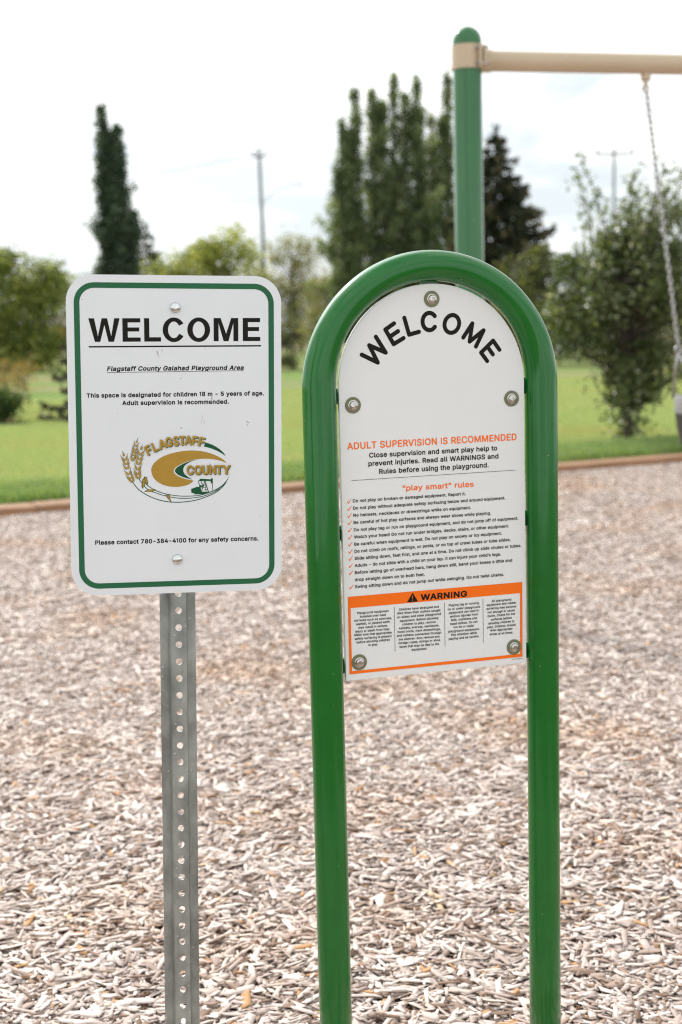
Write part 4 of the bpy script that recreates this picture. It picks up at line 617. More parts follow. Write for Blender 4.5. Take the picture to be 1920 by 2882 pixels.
# scatter of ready-made patches (wood chips, grass blades): one object each, geometry nodes place the patches
def scatter(name, spots, patches, label, cat):
    src = bpy.data.collections.new(name + '_patches')
    for p in patches: src.objects.link(p)
    me = bpy.data.meshes.new(name); me.from_pydata([s[0] for s in spots], [], [])
    a = me.attributes.new('turn', 'FLOAT', 'POINT'); a.data.foreach_set('value', [s[1] for s in spots])
    b = me.attributes.new('pick', 'INT', 'POINT'); b.data.foreach_set('value', [s[2] for s in spots])
    c = me.attributes.new('grow', 'FLOAT', 'POINT'); c.data.foreach_set('value', [s[3] if len(s) > 3 else 1.0 for s in spots])
    o = bpy.data.objects.new(name, me); COL.objects.link(o); tag(o, label, cat, kind='stuff')
    g = bpy.data.node_groups.new(name + '_scatter', 'GeometryNodeTree')
    g.interface.new_socket('Geometry', in_out='INPUT', socket_type='NodeSocketGeometry')
    g.interface.new_socket('Geometry', in_out='OUTPUT', socket_type='NodeSocketGeometry')
    n, l = g.nodes, g.links
    gi = n.new('NodeGroupInput'); go = n.new('NodeGroupOutput'); ins = n.new('GeometryNodeInstanceOnPoints'); ci = n.new('GeometryNodeCollectionInfo')
    ci.inputs['Collection'].default_value = src; ci.inputs['Separate Children'].default_value = True; ci.inputs['Reset Children'].default_value = True
    m2p = n.new('GeometryNodeMeshToPoints')
    ta = n.new('GeometryNodeInputNamedAttribute'); ta.data_type = 'FLOAT'; ta.inputs['Name'].default_value = 'turn'
    pk = n.new('GeometryNodeInputNamedAttribute'); pk.data_type = 'INT'; pk.inputs['Name'].default_value = 'pick'
    gr = n.new('GeometryNodeInputNamedAttribute'); gr.data_type = 'FLOAT'; gr.inputs['Name'].default_value = 'grow'
    cx = n.new('ShaderNodeCombineXYZ'); sc = n.new('ShaderNodeCombineXYZ')
    l.new(ta.outputs['Attribute'], cx.inputs['Z'])
    sc.inputs['X'].default_value = 1; sc.inputs['Y'].default_value = 1; l.new(gr.outputs['Attribute'], sc.inputs['Z'])
    l.new(gi.outputs[0], m2p.inputs[0]); l.new(m2p.outputs[0], ins.inputs['Points']); l.new(ci.outputs[0], ins.inputs['Instance'])
    ins.inputs['Pick Instance'].default_value = True
    l.new(pk.outputs['Attribute'], ins.inputs['Instance Index']); l.new(cx.outputs[0], ins.inputs['Rotation']); l.new(sc.outputs[0], ins.inputs['Scale'])
    l.new(ins.outputs[0], go.inputs[0])
    md = o.modifiers.new('scatter', 'NODES'); md.node_group = g
    return o

M['chip'] = mat_tint('wood_chip', [(0.0, (0.12, 0.068, 0.042)), (0.10, (0.28, 0.18, 0.125)), (0.24, (0.44, 0.345, 0.30)), (0.48, (0.60, 0.495, 0.445)), (0.70, (0.74, 0.635, 0.575)), (0.9, (0.86, 0.765, 0.69)), (0.94, (0.72, 0.51, 0.32)), (1.0, (0.50, 0.27, 0.12))],
                     rough=0.72, spec=0.3, patch=(0.92, 0.74, 0.56), pscale=1.3)
CELL = 0.6
def chip_patch(k, count):
    r = np.random.default_rng(40 + k); n = count
    kind = r.choice(3, n, p=[.30, .62, .08])                    # fines, ordinary chips, broad flakes
    Lh = np.choose(kind, [r.uniform(.003, .009, n), r.gamma(5.0, 0.0035, n).clip(0.008, 0.040), r.uniform(.014, .034, n)]); W = np.choose(kind, [r.uniform(.0014, .004, n), r.uniform(.0026, .0068, n), r.uniform(.0060, .0110, n)])
    W = np.minimum(W, Lh * 0.55); T = r.uniform(0.0005, 0.0016, n)
    # outline of a splintered chip: eight points, ends narrowed by chance
    e0 = r.uniform(0.3, 1.0, n); e1 = r.uniform(0.25, 1.0, n); sk = r.uniform(-1.1, 1.1, n); sk2 = r.uniform(-1.1, 1.1, n); bow = r.normal(0, 0.035, n) * Lh
    xs = np.stack([-Lh + sk * W, -Lh * .72, Lh * .7, Lh + sk2 * W, Lh - sk2 * W, Lh * .62, -Lh * .66, -Lh - sk * W], 1)
    ys = np.stack([-W * e0, -W, -W * r.uniform(.7, 1, n), -W * e1, W * e1, W, W * r.uniform(.7, 1, n), W * e0], 1) + np.stack([0 * bow, bow, bow, 0 * bow, 0 * bow, bow, bow, 0 * bow], 1)
    curl = r.normal(0, 0.06, n)[:, None] * np.abs(xs) 
    top = np.stack([xs, ys, curl + T[:, None]], 2); bot = np.stack([xs, ys, curl], 2)
    P = np.concatenate([top, bot], 1)
    ya = r.uniform(0, 2 * PI, n); pa = r.normal(0, 0.11, n); ra = r.normal(0, 0.17, n)
    def rot(P, a, i, j):
        c, s = np.cos(a)[:, None], np.sin(a)[:, None]; Q = P.copy()
        Q[..., i] = c * P[..., i] - s * P[..., j]; Q[..., j] = s * P[..., i] + c * P[..., j]; return Q
    P = rot(P, ra, 1, 2); P = rot(P, pa, 0, 2); P = rot(P, ya, 0, 1)
    P += np.stack([r.uniform(-CELL / 2, CELL / 2, n), r.uniform(-CELL / 2, CELL / 2, n), 0.004 + 0.021 * r.uniform(0, 1, n) ** 0.8], 1)[:, None, :]
    V = P.reshape(-1, 3); b = (np.arange(n) * 16)[:, None]
    q = [[0, 1, 6, 7], [1, 2, 5, 6], [2, 3, 4, 5]] + [[i + 8, (i + 1) % 8 + 8, (i + 1) % 8, i] for i in range(8)]
    F = np.concatenate([b + np.array(f)[None, :] for f in q], 0)
    t = np.clip(r.beta(1.45, 1.75, n) * 0.92 + (r.uniform(0, 1, n) > 0.95) * 0.5, 0, 1)
    me = np_mesh('wood_chip_patch', V, F, np.repeat(t, 16), M['chip'])
    return bpy.data.objects.new('wood_chip_patch', me)
chip_patches = [chip_patch(k, 6200) for k in range(7)]
spots = []
for i in range(-14, 15):
    for j in range(1, 26):
        x, y = i * CELL + 0.1, j * CELL + 0.5
        if abs(x) > 0.30 * y + 1.0: continue
        if y > border_y(x) + 0.15 or y > 14: continue
        spots.append(((x, y, 0.0), RNG.integers(0, 4) * PI / 2, int(RNG.integers(0, 7))))
scatter('wood_chip_mulch', spots, chip_patches, 'loose grey and tan wood chips covering the play area', 'wood chips')

M['grass'] = mat_tint('grass_blade', [(0.0, (0.12, 0.23, 0.075)), (0.45, (0.280, 0.365, 0.170)), (0.8, (0.40, 0.47, 0.26)), (1.0, (0.52, 0.48, 0.31))], rough=0.5, translucent=0.4, patch=(1.15, 0.9, 0.9), pscale=0.35)
GC = 1.0
def grass_patch(k, n, h0, h1, wide, dry):
    r = np.random.default_rng(70 + k)
    x = r.uniform(-GC / 2, GC / 2, n); y = r.uniform(-GC / 2, GC / 2, n); h = r.uniform(h0, h1, n); a = r.uniform(0, 2 * PI, n); lean = r.normal(0, 0.55, n) * h
    dx, dy = np.cos(a), np.sin(a); w = wide * r.uniform(.7, 1.3, n)
    b0 = np.stack([x - dy * w, y + dx * w, 0 * x], 1); b1 = np.stack([x + dy * w, y - dx * w, 0 * x], 1)
    m0 = np.stack([x - dy * w * .7 + dx * lean * .35, y + dx * w * .7 + dy * lean * .35, h * .6], 1); m1 = np.stack([x + dy * w * .7 + dx * lean * .35, y - dx * w * .7 + dy * lean * .35, h * .6], 1)
    tp = np.stack([x + dx * lean, y + dy * lean, h], 1)
    V = np.stack([b0, b1, m1, m0, tp, tp + [0.0002, 0, 0]], 1).reshape(-1, 3); b = (np.arange(n) * 6)[:, None]
    F = np.concatenate([b + np.array([[0, 1, 2, 3]]), b + np.array([[3, 2, 5, 4]])], 0)
    t = np.clip(r.beta(2, 2, n) * 0.8 + dry + (r.uniform(0, 1, n) > 0.95) * 0.4, 0, 1)
    me = np_mesh('grass_patch', V, F, np.repeat(t, 6), M['grass']); return bpy.data.objects.new('grass_patch', me)
grass_patches = [grass_patch(k, 4200, .02, .045, .0032, .22) for k in range(3)] + [grass_patch(5 + k, 5200, .05, .12, .0036, -.14) for k in range(2)]
spots = []
for i in range(-14, 22):
    for j in range(0, 16):
        x, y = along(i * GC, 0.80 + j * GC)
        if abs(x) > 0.29 * y + 0.9: continue
        if 9.7 < 0.74 + j * GC < 11.5 and i < 3: continue
        lush = j == 0
        spots.append(((x, y, 0.06), BDIR + RNG.integers(0, 4) * PI / 2, int(RNG.integers(3, 5) if lush else RNG.integers(0, 3))))
scatter('lawn_grass', spots, grass_patches, 'short mown green lawn grass beyond the timber edging', 'grass')

# ------------------------------------------------------------------ the rectangular sign on its perforated steel post
SZ = 1.1412                                            # height of the panel's centre up the post
yaw, tilt, lean = 0.2009, -0.0054, -0.0276
u0 = Vector((math.cos(yaw), math.sin(yaw), 0)); n0 = Vector((math.sin(yaw), -math.cos(yaw), 0)); v0 = Vector((0, 0, 1))
v2 = math.cos(tilt) * v0 - math.sin(tilt) * n0
uu = math.cos(lean) * u0 + math.sin(lean) * v2; vv = -math.sin(lean) * u0 + math.cos(lean) * v2
yy = vv.cross(uu)
cen = Vector((-0.2334, 2.0421, 1.1412)); base = cen - vv * SZ
ws = thing('welcome_sign', 'white rectangular sign with green border on perforated steel post', 'sign')
ws.matrix_world = Matrix(((uu.x, yy.x, vv.x, base.x), (uu.y, yy.y, vv.y, base.y), (uu.z, yy.z, vv.z, base.z), (0, 0, 0, 1)))

PW, PH = 0.1525, 0.2285
panel = MB().prism([(x, z) for x, z in rrect(-PW, -PH, PW, PH, 0.038)], 0.0, 0.002).build('panel', M['sign_white'], ws, loc=(0, 0, SZ))
B0, B1 = rrect(-.1417, -.2185, .1417, .2177, .0285, 14), rrect(-.1338, -.2107, .1338, .2099, .0205, 14)
link('border_stripe', flat_mesh('border_stripe', [B0, B1], 0.0002), M['sign_green'], panel)

# heading traced as plain heavy capitals (mm on the panel)
def hx(x): return -122.0 + (x - 170) * 0.2058
HB, HT = 135.4, 168.3
def hv(q): return HT - (q - 327) * (HT - HB) / 163.0
Wp = [(170, 327), (209, 327), (233, 452), (260, 327), (297, 327), (323, 452), (345, 327), (382, 327), (341, 490), (304, 490), (278, 372), (248, 490), (212, 490)]
Ep = lambda x: [(x, 327), (x + 122, 327), (x + 122, 356), (x + 36, 356), (x + 36, 391), (x + 114, 391), (x + 114, 419), (x + 36, 419), (x + 36, 461), (x + 123, 461), (x + 123, 490), (x, 490)]
Lp = [(548, 327), (583, 327), (583, 460), (663, 460), (663, 490), (548, 490)]
Mp = [(1028, 327), (1077, 327), (1115, 438), (1151, 327), (1200, 327), (1200, 490), (1166, 490), (1166, 362), (1131, 490), (1097, 490), (1062, 362), (1062, 490), (1028, 490)]
def ell(cx, cy, rx, ry, a0, a1, n=30): return [(cx + rx * math.cos(R(a0 + (a1 - a0) * i / n)), cy + ry * math.sin(R(a0 + (a1 - a0) * i / n))) for i in range(n + 1)]
Cp = ell(752, 408.5, 77, 86, 31, 329) ; Cp += [(790, 380)] + ell(752, 408.5, 40, 58, 324, 36)[:] + [(790, 436)]
Op = ell(924, 408.5, 79, 86, 0, 348, 32), ell(924, 408.5, 42, 58, 0, 348, 32)
hp = [Wp, Ep(400), Lp, Cp, Op[0], Op[1], Mp, Ep(1232), [(170, 519), (1360, 519), (1360, 529), (170, 529)]]
tw = 0.0065                                             # the printing sits a touch askew
def hm(x, y):
    X, Y = hx(x), hv(y); return (X / 1000, (Y + X * tw) / 1000)
link('heading', flat_mesh('heading', [[hm(*p) for p in q] for q in hp], 0.0002), M['ink'], panel)
lines = []
for s, t, w, x0, y0, x1, y1, cap, ink, sh in TEXT:
    if s == 'sign': lines += fit_text(t, 'B', x0, y0, x1, y1, cap, sh)
lines.append([(-.0974, .09185), (.0975, .0940), (.0975, .0934), (-.0974, .09125)])
link('lettering', flat_mesh('lettering', lines, 0.0002), M['ink'], panel)

# round emblem: crescents, ears of grain, pump jack, lettering (traced on a 1568-wide drawing)
LG = lambda x, y: ((.110794 * x - .001268 * y - 84.913) / 1000, (-.001873 * x - .111547 * y + 10.636) / 1000)
em = bpy.data.objects.new('emblem', None); COL.objects.link(em); em.parent = ws; em.location = (0, 0, SZ)
layer = [0.0003]                                        # both inks share one stacking order
gold = Art(0, 0.000006, LG, layer); green = Art(0, 0.000006, LG, layer)
gold.poly(spline([(1425, 428), (1370, 378), (1270, 325), (1150, 285), (1020, 267), (900, 268), (780, 284), (660, 316), (560, 360), (480, 425), (445, 485), (441, 545), (470, 620), (540, 685), (640, 725), (745, 738), (820, 733), (900, 715), (960, 685), (985, 655)], 4)
          + spline([(985, 655), (880, 634), (800, 605), (745, 570), (728, 525), (760, 480), (840, 435), (950, 395), (1060, 374), (1200, 373), (1330, 395), (1425, 428)], 4)[1:-1])
green.poly(spline([(1065, 378), (960, 398), (860, 435), (780, 480), (746, 522), (762, 560), (820, 598), (900, 625), (972, 640)], 4) + spline([(972, 640), (905, 602), (862, 557), (852, 510), (870, 465), (920, 425), (990, 395), (1065, 378)], 4)[1:-1])
green.poly(spline([(1140, 160), (1230, 190), (1310, 235), (1370, 285), (1408, 338)], 4) + spline([(1408, 338), (1340, 292), (1270, 258), (1200, 232), (1122, 214)], 4)[1:])
green.stroke(spline([(370, 700), (420, 740), (500, 785), (640, 832), (800, 856), (950, 858), (1080, 845), (1200, 808)], 5), 9)
green.stroke(spline([(280, 630), (330, 705), (390, 765), (480, 808), (640, 860), (800, 885), (950, 885), (1100, 863), (1230, 818), (1330, 765)], 5), 9)
green.stroke(spline([(185, 655), (260, 755), (360, 830), (500, 895), (650, 930), (820, 937), (1000, 915), (1150, 870), (1280, 810), (1370, 735), (1420, 668)], 5), 10)
green.poly(spline([(1461, 594), (1425, 645), (1375, 705), (1300, 758), (1210, 800), (1100, 838)], 4) + spline([(1190, 818), (1290, 778), (1360, 735), (1415, 675), (1461, 594)], 4)[:-1])
# pump jack
green.poly([(955, 765), (1030, 738), (1080, 740), (1086, 800), (1150, 804), (1215, 800), (1130, 836), (1000, 833), (990, 820), (960, 815)])
green.poly([(1050, 660), (1075, 632), (1208, 640), (1225, 622), (1238, 630), (1238, 690), (1218, 696), (1208, 662), (1084, 661)])
green.stroke([(1136, 655), (1088, 803)], 9); green.stroke([(1136, 655), (1182, 803)], 10); green.stroke([(1140, 690), (1152, 803)], 7)
green.stroke([(1050, 660), (1068, 742)], 9); green.stroke([(1080, 655), (1112, 730)], 9); green.poly([(1060, 742), (1075, 712), (1100, 722), (1130, 712), (1128, 728), (1092, 742)])
green.stroke([(1237, 688), (1231, 792)], 6); green.stroke([(1094, 745), (1148, 745)], 6); green.stroke([(1120, 780), (1172, 770)], 5)
# leaves on the stems
for lf in ([(330, 757), (320, 720), (332, 640), (350, 607), (366, 612), (358, 660), (350, 720)], [(352, 608), (376, 612), (386, 660), (391, 706), (368, 690), (358, 640)],
           [(358, 799), (400, 772), (470, 765), (486, 778), (430, 801)], [(630, 842), (680, 845), (672, 872), (695, 946), (658, 890)]):
    cx = sum(p[0] for p in lf) / len(lf); cy = sum(p[1] for p in lf) / len(lf)
    green.poly([(cx + (x - cx) * 1.12 + (5 if x > cx else -5), cy + (y - cy) * 1.06) for x, y in lf])
    gold.poly([(cx + (x - cx) * .86, cy + (y - cy) * .93) for x, y in lf])
# ears of grain
def kernel(x, y, a, L, w):
    c, s = math.cos(a), math.sin(a)
    sh = [(0, -.5), (.35, -.9), (.6, -.62), (1, 0), (.6, .62), (.35, .9), (0, .5)]
    def q(k, g): return [(x + (px * L * k + g) * c - py * w * k * s, y + (px * L * k + g) * s + py * w * k * c) for px, py in sh]
    green.poly(q(1.0, 0)); gold.poly(q(0.90, L * 0.04))
    tx, ty = x + L * c, y + L * s
    green.stroke([(x + L * .85 * c, y + L * .85 * s), (tx + 24 * math.cos(a + .12), ty + 24 * math.sin(a + .12))], 7, 1.5)
for pts, w, n in (([(203, 672), (165, 600), (130, 500), (112, 410), (85, 320)], 17, 6), ([(196, 405), (210, 330), (228, 250), (255, 150)], 13, 6), ([(278, 630), (262, 540), (272, 440), (292, 340), (313, 235)], 18, 6)):
    c = spline(pts, 10); m = len(c)
    for i in range(n):
        j = int(i / n * (m - 3)); x, y = c[j]; x2, y2 = c[min(m - 1, j + 3)]; a = math.atan2(y2 - y, x2 - x); L = 76 * w / 17
        for sd in (-1, 1):
            kernel(x - math.sin(a) * sd * w * .55, y + math.cos(a) * sd * w * .55, a + sd * .42, L, w)
    x, y = c[-4]; a = math.atan2(c[-1][1] - y, c[-1][0] - x); kernel(x, y, a, 55, w)
green.m.build('emblem_green', M['logo_green'], em); gold.m.build('emblem_gold', M['gold'], em)
# arched and straight emblem lettering, heavy capitals with a dropped green shadow and small feet
def put(ch, cx, by, rot, h, w):
    P, a, b, cap, dy = glyph_run(ch, 'B'); kx = w / (b - a); ky = h / cap; c, s = math.cos(R(rot)), math.sin(R(rot)); out = []
    Q = [list(p) for p in P]
    for p in Q:
        for i, (px, py) in enumerate(p):
            X = (px - a) * kx - w / 2; Y = (py + dy) * ky; p[i] = (cx + X * c + Y * s, by + X * s - Y * c)
    return Q
word = [('F', 432, 310, -30, 122, 76), ('L', 512, 272, -24, 120, 74), ('A', 598, 238, -18, 120, 100), ('G', 678, 214, -11, 122, 86), ('S', 762, 204, -5, 124, 74), ('T', 838, 194, -1, 120, 84), ('A', 916, 190, 2, 120, 96), ('F', 996, 196, 6, 120, 74), ('F', 1080, 208, 10, 120, 76),
        ('C', 942, 578, -1, 122, 90), ('O', 1044, 576, 0, 120, 96), ('U', 1140, 574, 0, 118, 84), ('N', 1234, 572, 0, 118, 84), ('T', 1322, 571, 0, 118, 88), ('Y', 1416, 570, 0, 118, 100)]
gp = [];
for w_ in word: gp += put(*w_)
link('emblem_letter_shadow', flat_mesh('emblem_letter_shadow', [[LG(x + 9, y + 9) for x, y in p] for p in gp], 0.0016), M['logo_green'], em)
link('emblem_letters', flat_mesh('emblem_letters', [[LG(x, y) for x, y in p] for p in gp], 0.0018), M['gold'], em)
feet = Art(0.00185, 0.000004, LG)
for ch, cx, by, rot, h, w in word:
    c, s = math.cos(R(rot)), math.sin(R(rot)); at = {'F': [-.32], 'L': [-.32], 'A': [-.42, .42], 'T': [0], 'Y': [0], 'N': [-.42], 'U': []}.get(ch, [])
    for q in at: feet.poly([(cx + (q * w + X) * c + Y * s, by + (q * w + X) * s - Y * c) for X, Y in ((-22, 0), (22, 0), (22, 13), (-22, 13))])
    for q in {'L': [-.32], 'N': [-.42, .42], 'U': [-.4, .4], 'Y': [-.4, .4]}.get(ch, []): feet.poly([(cx + (q * w + X) * c + Y * s, by + (q * w + X) * s - Y * c) for X, Y in ((-20, h - 12), (20, h - 12), (20, h), (-20, h))])
feet.m.build('emblem_serifs', M['gold'], em)
# small scuffs and bird marks on the printing
sm = Art(0.00035, 0.000004)
for x, y, L, a, w in ((-26.5, 122, 9, 80, 1.6), (-19, 124, 5, 115, .8), (42, 128, 5, 88, .5), (51, 56.5, 8, 95, 1.6), (8, 84, 3, 130, .9), (37, 30, 12, 97, .5), (40, 22, 5, 110, .6), (101, 20, 5, 20, 1.6), (103, 16, 3, 150, 1.1), (-84, 34, 1.2, 0, 1), (47, -40, 12, -60, 1.1), (6, 13, 3, 60, 1.6), (120, -118, 1.6, 10, 1.1), (-131, 194, 1.6, 10, .9), (30, -97, 3.5, 70, .5), (14, -179, 1.2, 0, 1)):
    sm.stroke([(x, y), (x + L * .5 * math.cos(R(a)) + .5, y - L * .5 * abs(math.sin(R(a)))), (x + L * math.cos(R(a)), y - L * abs(math.sin(R(a))))], w, w * .4)
sm.m.build('scuff_marks', M['smudge'], panel)
for bz in (0.1831, -0.1791):
    m = MB(); m.lathe([(0.0078, 0.0), (0.0078, 0.0007), (0.0074, 0.0022), (0.0063, 0.0037), (0.0045, 0.0048), (0.0022, 0.0053), (0.0003, 0.0054)], 32, 'y')
    m.build('bolt', M['bolt_dome'], ws, smooth='all', loc=(0.0001 if bz > 0 else -0.0010, 0, SZ + bz))

# hat-section steel post with a punched row of holes: crown to the front, flanges behind
def steel_post(parent):
    m = MB(); z0, z1 = -0.35, SZ + 0.225; yc = 0.0026; th = 0.0028; pitch = 0.0254; hr = 0.0049
    prof = [(-.0262, .0140), (-.0142, .0140), (-.0112, 0.0), (.0112, 0.0), (.0142, .0140), (.0262, .0140)]
    # flanges and slanted walls as thick strips
    for (xa, ya), (xb, yb) in ((prof[0], prof[1]), (prof[1], prof[2]), (prof[3], prof[4]), (prof[4], prof[5])):
        d = math.hypot(xb - xa, yb - ya); nx, ny = -(yb - ya) / d * th, (xb - xa) / d * th
        q = [(xa, ya), (xb, yb), (xb + nx, yb + ny), (xa + nx, ya + ny)]
        m.add([(x, y + yc, z0) for x, y in q] + [(x, y + yc, z1) for x, y in q], [(0, 1, 5, 4), (1, 2, 6, 5), (2, 3, 7, 6), (3, 0, 4, 7), (3, 2, 1, 0), (4, 5, 6, 7)])
    # crown with holes, one cell per hole; phase set by the bolts
    zc = SZ - 0.1791; k0 = int((zc - z0 - pitch / 2) / pitch); k1 = int((z1 - zc - pitch / 2) / pitch); w = .0112; ns = 24
    for k in range(-k0, k1 + 1):
        cz = zc + k * pitch; front = []; 
        for yv in (0.0, th):
            ring = []; sq = []
            for i in range(ns):
                a = 2 * PI * i / ns + PI / 4; c, s = math.cos(a), math.sin(a); ring.append((hr * c, yv + yc, cz + hr * s))
                f = 1 / max(abs(c), abs(s)); sq.append((w * c * f, yv + yc, cz + pitch / 2 * s * f))
            front.append((ring, sq))
        V = front[0][0] + front[0][1] + front[1][0] + front[1][1]; F = []
        for i in range(ns):
            j = (i + 1) % ns
            F += [(i, ns + i, ns + j, j), (2 * ns + i, 2 * ns + j, 3 * ns + j, 3 * ns + i), (i, j, 2 * ns + j, 2 * ns + i)]
        m.add(V, [f[::-1] for f in F])
    return m.build('post', M['galv'], parent)
steel_post(ws)

# ------------------------------------------------------------------ the arch sign: bent green tube, white panel, bolts
az = 1.17; ayaw = 0.3038
ar = thing('playground_sign', 'arched green tube sign with white play rules panel', 'sign', (0.1507, 2.25, 0), ayaw)
TR, TC, TA = 0.0265, 0.1876, 0.023
TY = 0.003                                               # the panel sits in the plane of the tube
path = [(-TC, TY, -0.30), (-TC, TY, 0.3), (-TC, TY, 0.8), (-TC, TY, az + TA - .06)]
path += [(-TC * math.cos(PI * i / 56), TY, az + TA + TC * math.sin(PI * i / 56)) for i in range(57)]
path += [(TC, TY, az + TA - .06), (TC, TY, 0.8), (TC, TY, 0.3), (TC, TY, -0.30)]
fm = MB().tube(path, TR, 40)
# the bend flattens the tube a little, most at the crown
for i, (x, y, z) in enumerate(fm.V):
    dz = z - az - TA
    if dz > 0:
        rr = math.hypot(x, dz); f = min(1, (dz / rr) * 1.6); g = rr + f * (0.1901 + (rr - TC) * 0.905 - rr); fm.V[i] = (x * g / rr, y, az + TA + dz * g / rr)
frame = fm.build('frame', M['green_tube'], ar, smooth='all')
def tab(x, z, ang, parent):
    """a small welded lug, wider where it meets the tube"""
    m = MB(); q = [(-.034, -.0125), (-.006, -.0085), (.006, -.0085), (.006, .0085), (-.006, .0085), (-.034, .0125)]
    q = [(-.010, -.0165), (.012, -.0115), (.050, -.0115), (.050, .0115), (.012, .0115), (-.010, .0165)]
    m.prism(q, 0.0, 0.006)
    o = m.build('mounting_tab', M['green_tube'], parent, bevel=0.001); o.location = (x, 0.0105, z); o.rotation_euler = (0, -ang, 0); return o
for x, z, a in ((-.1655, .0144, 0), (.1655, .0197, PI), (-.1655, -.2003, 0), (.1655, -.197, PI), (-.1655, -.414, 0), (.1655, -.418, PI), (0, .1885, -PI / 2)):
    tab(x, az + z, a, frame)

pr = .1565
outline = [(-pr, -.4362), (pr, -.4362)] + [(pr * math.cos(PI * i / 48), .0285 + pr * math.sin(PI * i / 48)) for i in range(49)]
apan = MB().prism(outline, 0.0, 0.008).build('panel', M['hdpe_white'], ar, loc=(0, 0, az), bevel=0.0006)

# rounded heading letters along the arch (mm)
class Round:
    def __init__(self): self.m = MB()
    def strip(self, pts, w, z, closed=False):
        n = len(pts); V = []; F = []
        for i, (x, y) in enumerate(pts):
            a = pts[i - 1] if (closed or i) else pts[0]; b = pts[(i + 1) % n] if (closed or i + 1 < n) else pts[-1]
            d = math.hypot(b[0] - a[0], b[1] - a[1]); nx, ny = -(b[1] - a[1]) / d * w / 2, (b[0] - a[0]) / d * w / 2
            V += [((x + nx) / 1000, -z, (y + ny) / 1000), ((x - nx) / 1000, -z, (y - ny) / 1000)]
        for i in range(n if closed else n - 1):
            j = (i + 1) % n; F.append((2 * i + 1, 2 * j + 1, 2 * j, 2 * i))
        self.m.add(V, F)
    def disc(self, p, w, z): self.m.add([((p[0] + w / 2 * math.cos(t * PI / 12)) / 1000, -z, (p[1] + w / 2 * math.sin(t * PI / 12)) / 1000) for t in range(24)], [tuple(range(24))])
    def poly(self, pts, w):
        for i in range(len(pts) - 1): self.strip(pts[i:i + 2], w, 0.0003 + (i % 2) * 0.00003)
        for p in pts: self.disc(p, w, 0.00036)
rd = Round(); SW = 6.7
rd.poly([(-117.9, 77.8), (-92.0, 65.0), (-105.4, 91.9), (-78.6, 80.0), (-94.2, 104.7)], SW)
rd.poly([(-63.9, 124.6), (-78.4, 115.5), (-65.2, 92.7), (-48.6, 101.6)], SW); rd.strip([(-71.8, 104.0), (-57.6, 112.4)], SW, 0.00042); rd.disc((-57.6, 112.4), SW, 0.00045)
rd.poly([(-46.7, 132.8), (-39.2, 106.7), (-22.9, 110.6)], SW)
rd.poly([(51.8, 99.9), (67.6, 121.6), (62.5, 93.2), (86.8, 110.3), (73.3, 85.2)], SW)
rd.poly([(113.8, 78.9), (103.0, 93.6), (82.0, 75.3), (92.3, 61.7)], SW); rd.strip([(92.7, 84.7), (102.3, 71.9)], SW, 0.00042); rd.disc((102.3, 71.9), SW, 0.00045)
Cq = [[4.11, 134.64], [2.58, 136.45], [0.79, 137.89], [-1.2, 138.91], [-3.33, 139.48], [-5.51, 139.58], [-7.66, 139.2], [-9.72, 138.36], [-11.61, 137.09], [-13.25, 135.43], [-14.6, 133.44], [-15.6, 131.2], [-16.22, 128.77], [-16.43, 126.26], [-16.23, 123.75], [-15.63, 121.32], [-14.65, 119.07], [-13.32, 117.07], [-11.68, 115.4], [-9.8, 114.12], [-7.75, 113.26], [-5.59, 112.87], [-3.41, 112.96], [-1.27, 113.52], [0.73, 114.54], [2.53, 115.98], [4.07, 117.78]]
Oq = [[44.63, 118.61], [43.64, 116.03], [42.23, 113.67], [40.46, 111.62], [38.4, 109.94], [36.12, 108.72], [33.71, 108.0], [31.26, 107.8], [28.88, 108.13], [26.64, 108.98], [24.64, 110.32], [22.96, 112.09], [21.65, 114.22], [20.77, 116.64], [20.35, 119.24], [20.41, 121.94], [20.94, 124.62], [21.93, 127.19], [23.33, 129.55], [25.09, 131.6], [27.15, 133.27], [29.42, 134.49], [31.82, 135.22], [34.27, 135.43], [36.65, 135.11], [38.89, 134.27], [40.89, 132.94], [42.58, 131.17], [43.9, 129.04], [44.79, 126.62], [45.21, 124.01], [45.16, 121.31], [44.63, 118.61]]
rd.strip(Cq, SW, 0.0003); rd.disc(Cq[0], SW, 0.00034); rd.disc(Cq[-1], SW, 0.00034); rd.strip(Oq[:-1], SW, 0.0003, closed=True)
rd.m.build('heading', M['ink'], apan)
by = {'k': [], 'o': [], 'g': []}
for s, t, w, x0, y0, x1, y1, cap, ink, sh in TEXT:
    if s == 'arch': by['k' if ink == 'k' else ink] += fit_text(t, w, x0, y0, x1, y1, cap, sh)
by['k'].append([(-.1396, -.11665), (.1396, -.1152), (.1396, -.1158), (-.1396, -.11725)])
for xa, za, zb in ((-.0731, -.3232, -.3957), (.0128, -.3231, -.3962), (.0799, -.3224, -.3956)): by['g'].append([(xa - .0003, za), (xa + .0003, za), (xa + .0001, zb), (xa - .0005, zb)])
for i in range(9): by['g'].append([(.1308 + i * .0021, -.4283), (.1308 + i * .0021 + .0016, -.4283), (.1308 + i * .0021 + .0016, -.4275), (.1308 + i * .0021, -.4275)])
link('rules_lettering', flat_mesh('rules_lettering', by['k'], 0.0006), M['ink'], apan)
link('orange_lettering', flat_mesh('orange_lettering', by['o'], 0.0004), M['orange'], apan)
ck = []
for i in range(13):
    if i == 11: continue
    y = -152.6 - i * (288.75 - 152.6) / 12; X = -147.8
    ck.append([(X / 1000 + a / 1000, (y + b) / 1000) for a, b in ((0, 3.0), (.8, 3.5), (2.1, 1.6), (6.6, 6.9), (7.6, 6.9), (2.4, -.3), (1.7, -.3))])
link('check_marks', flat_mesh('check_marks', ck, 0.0004), M['orange'], apan)
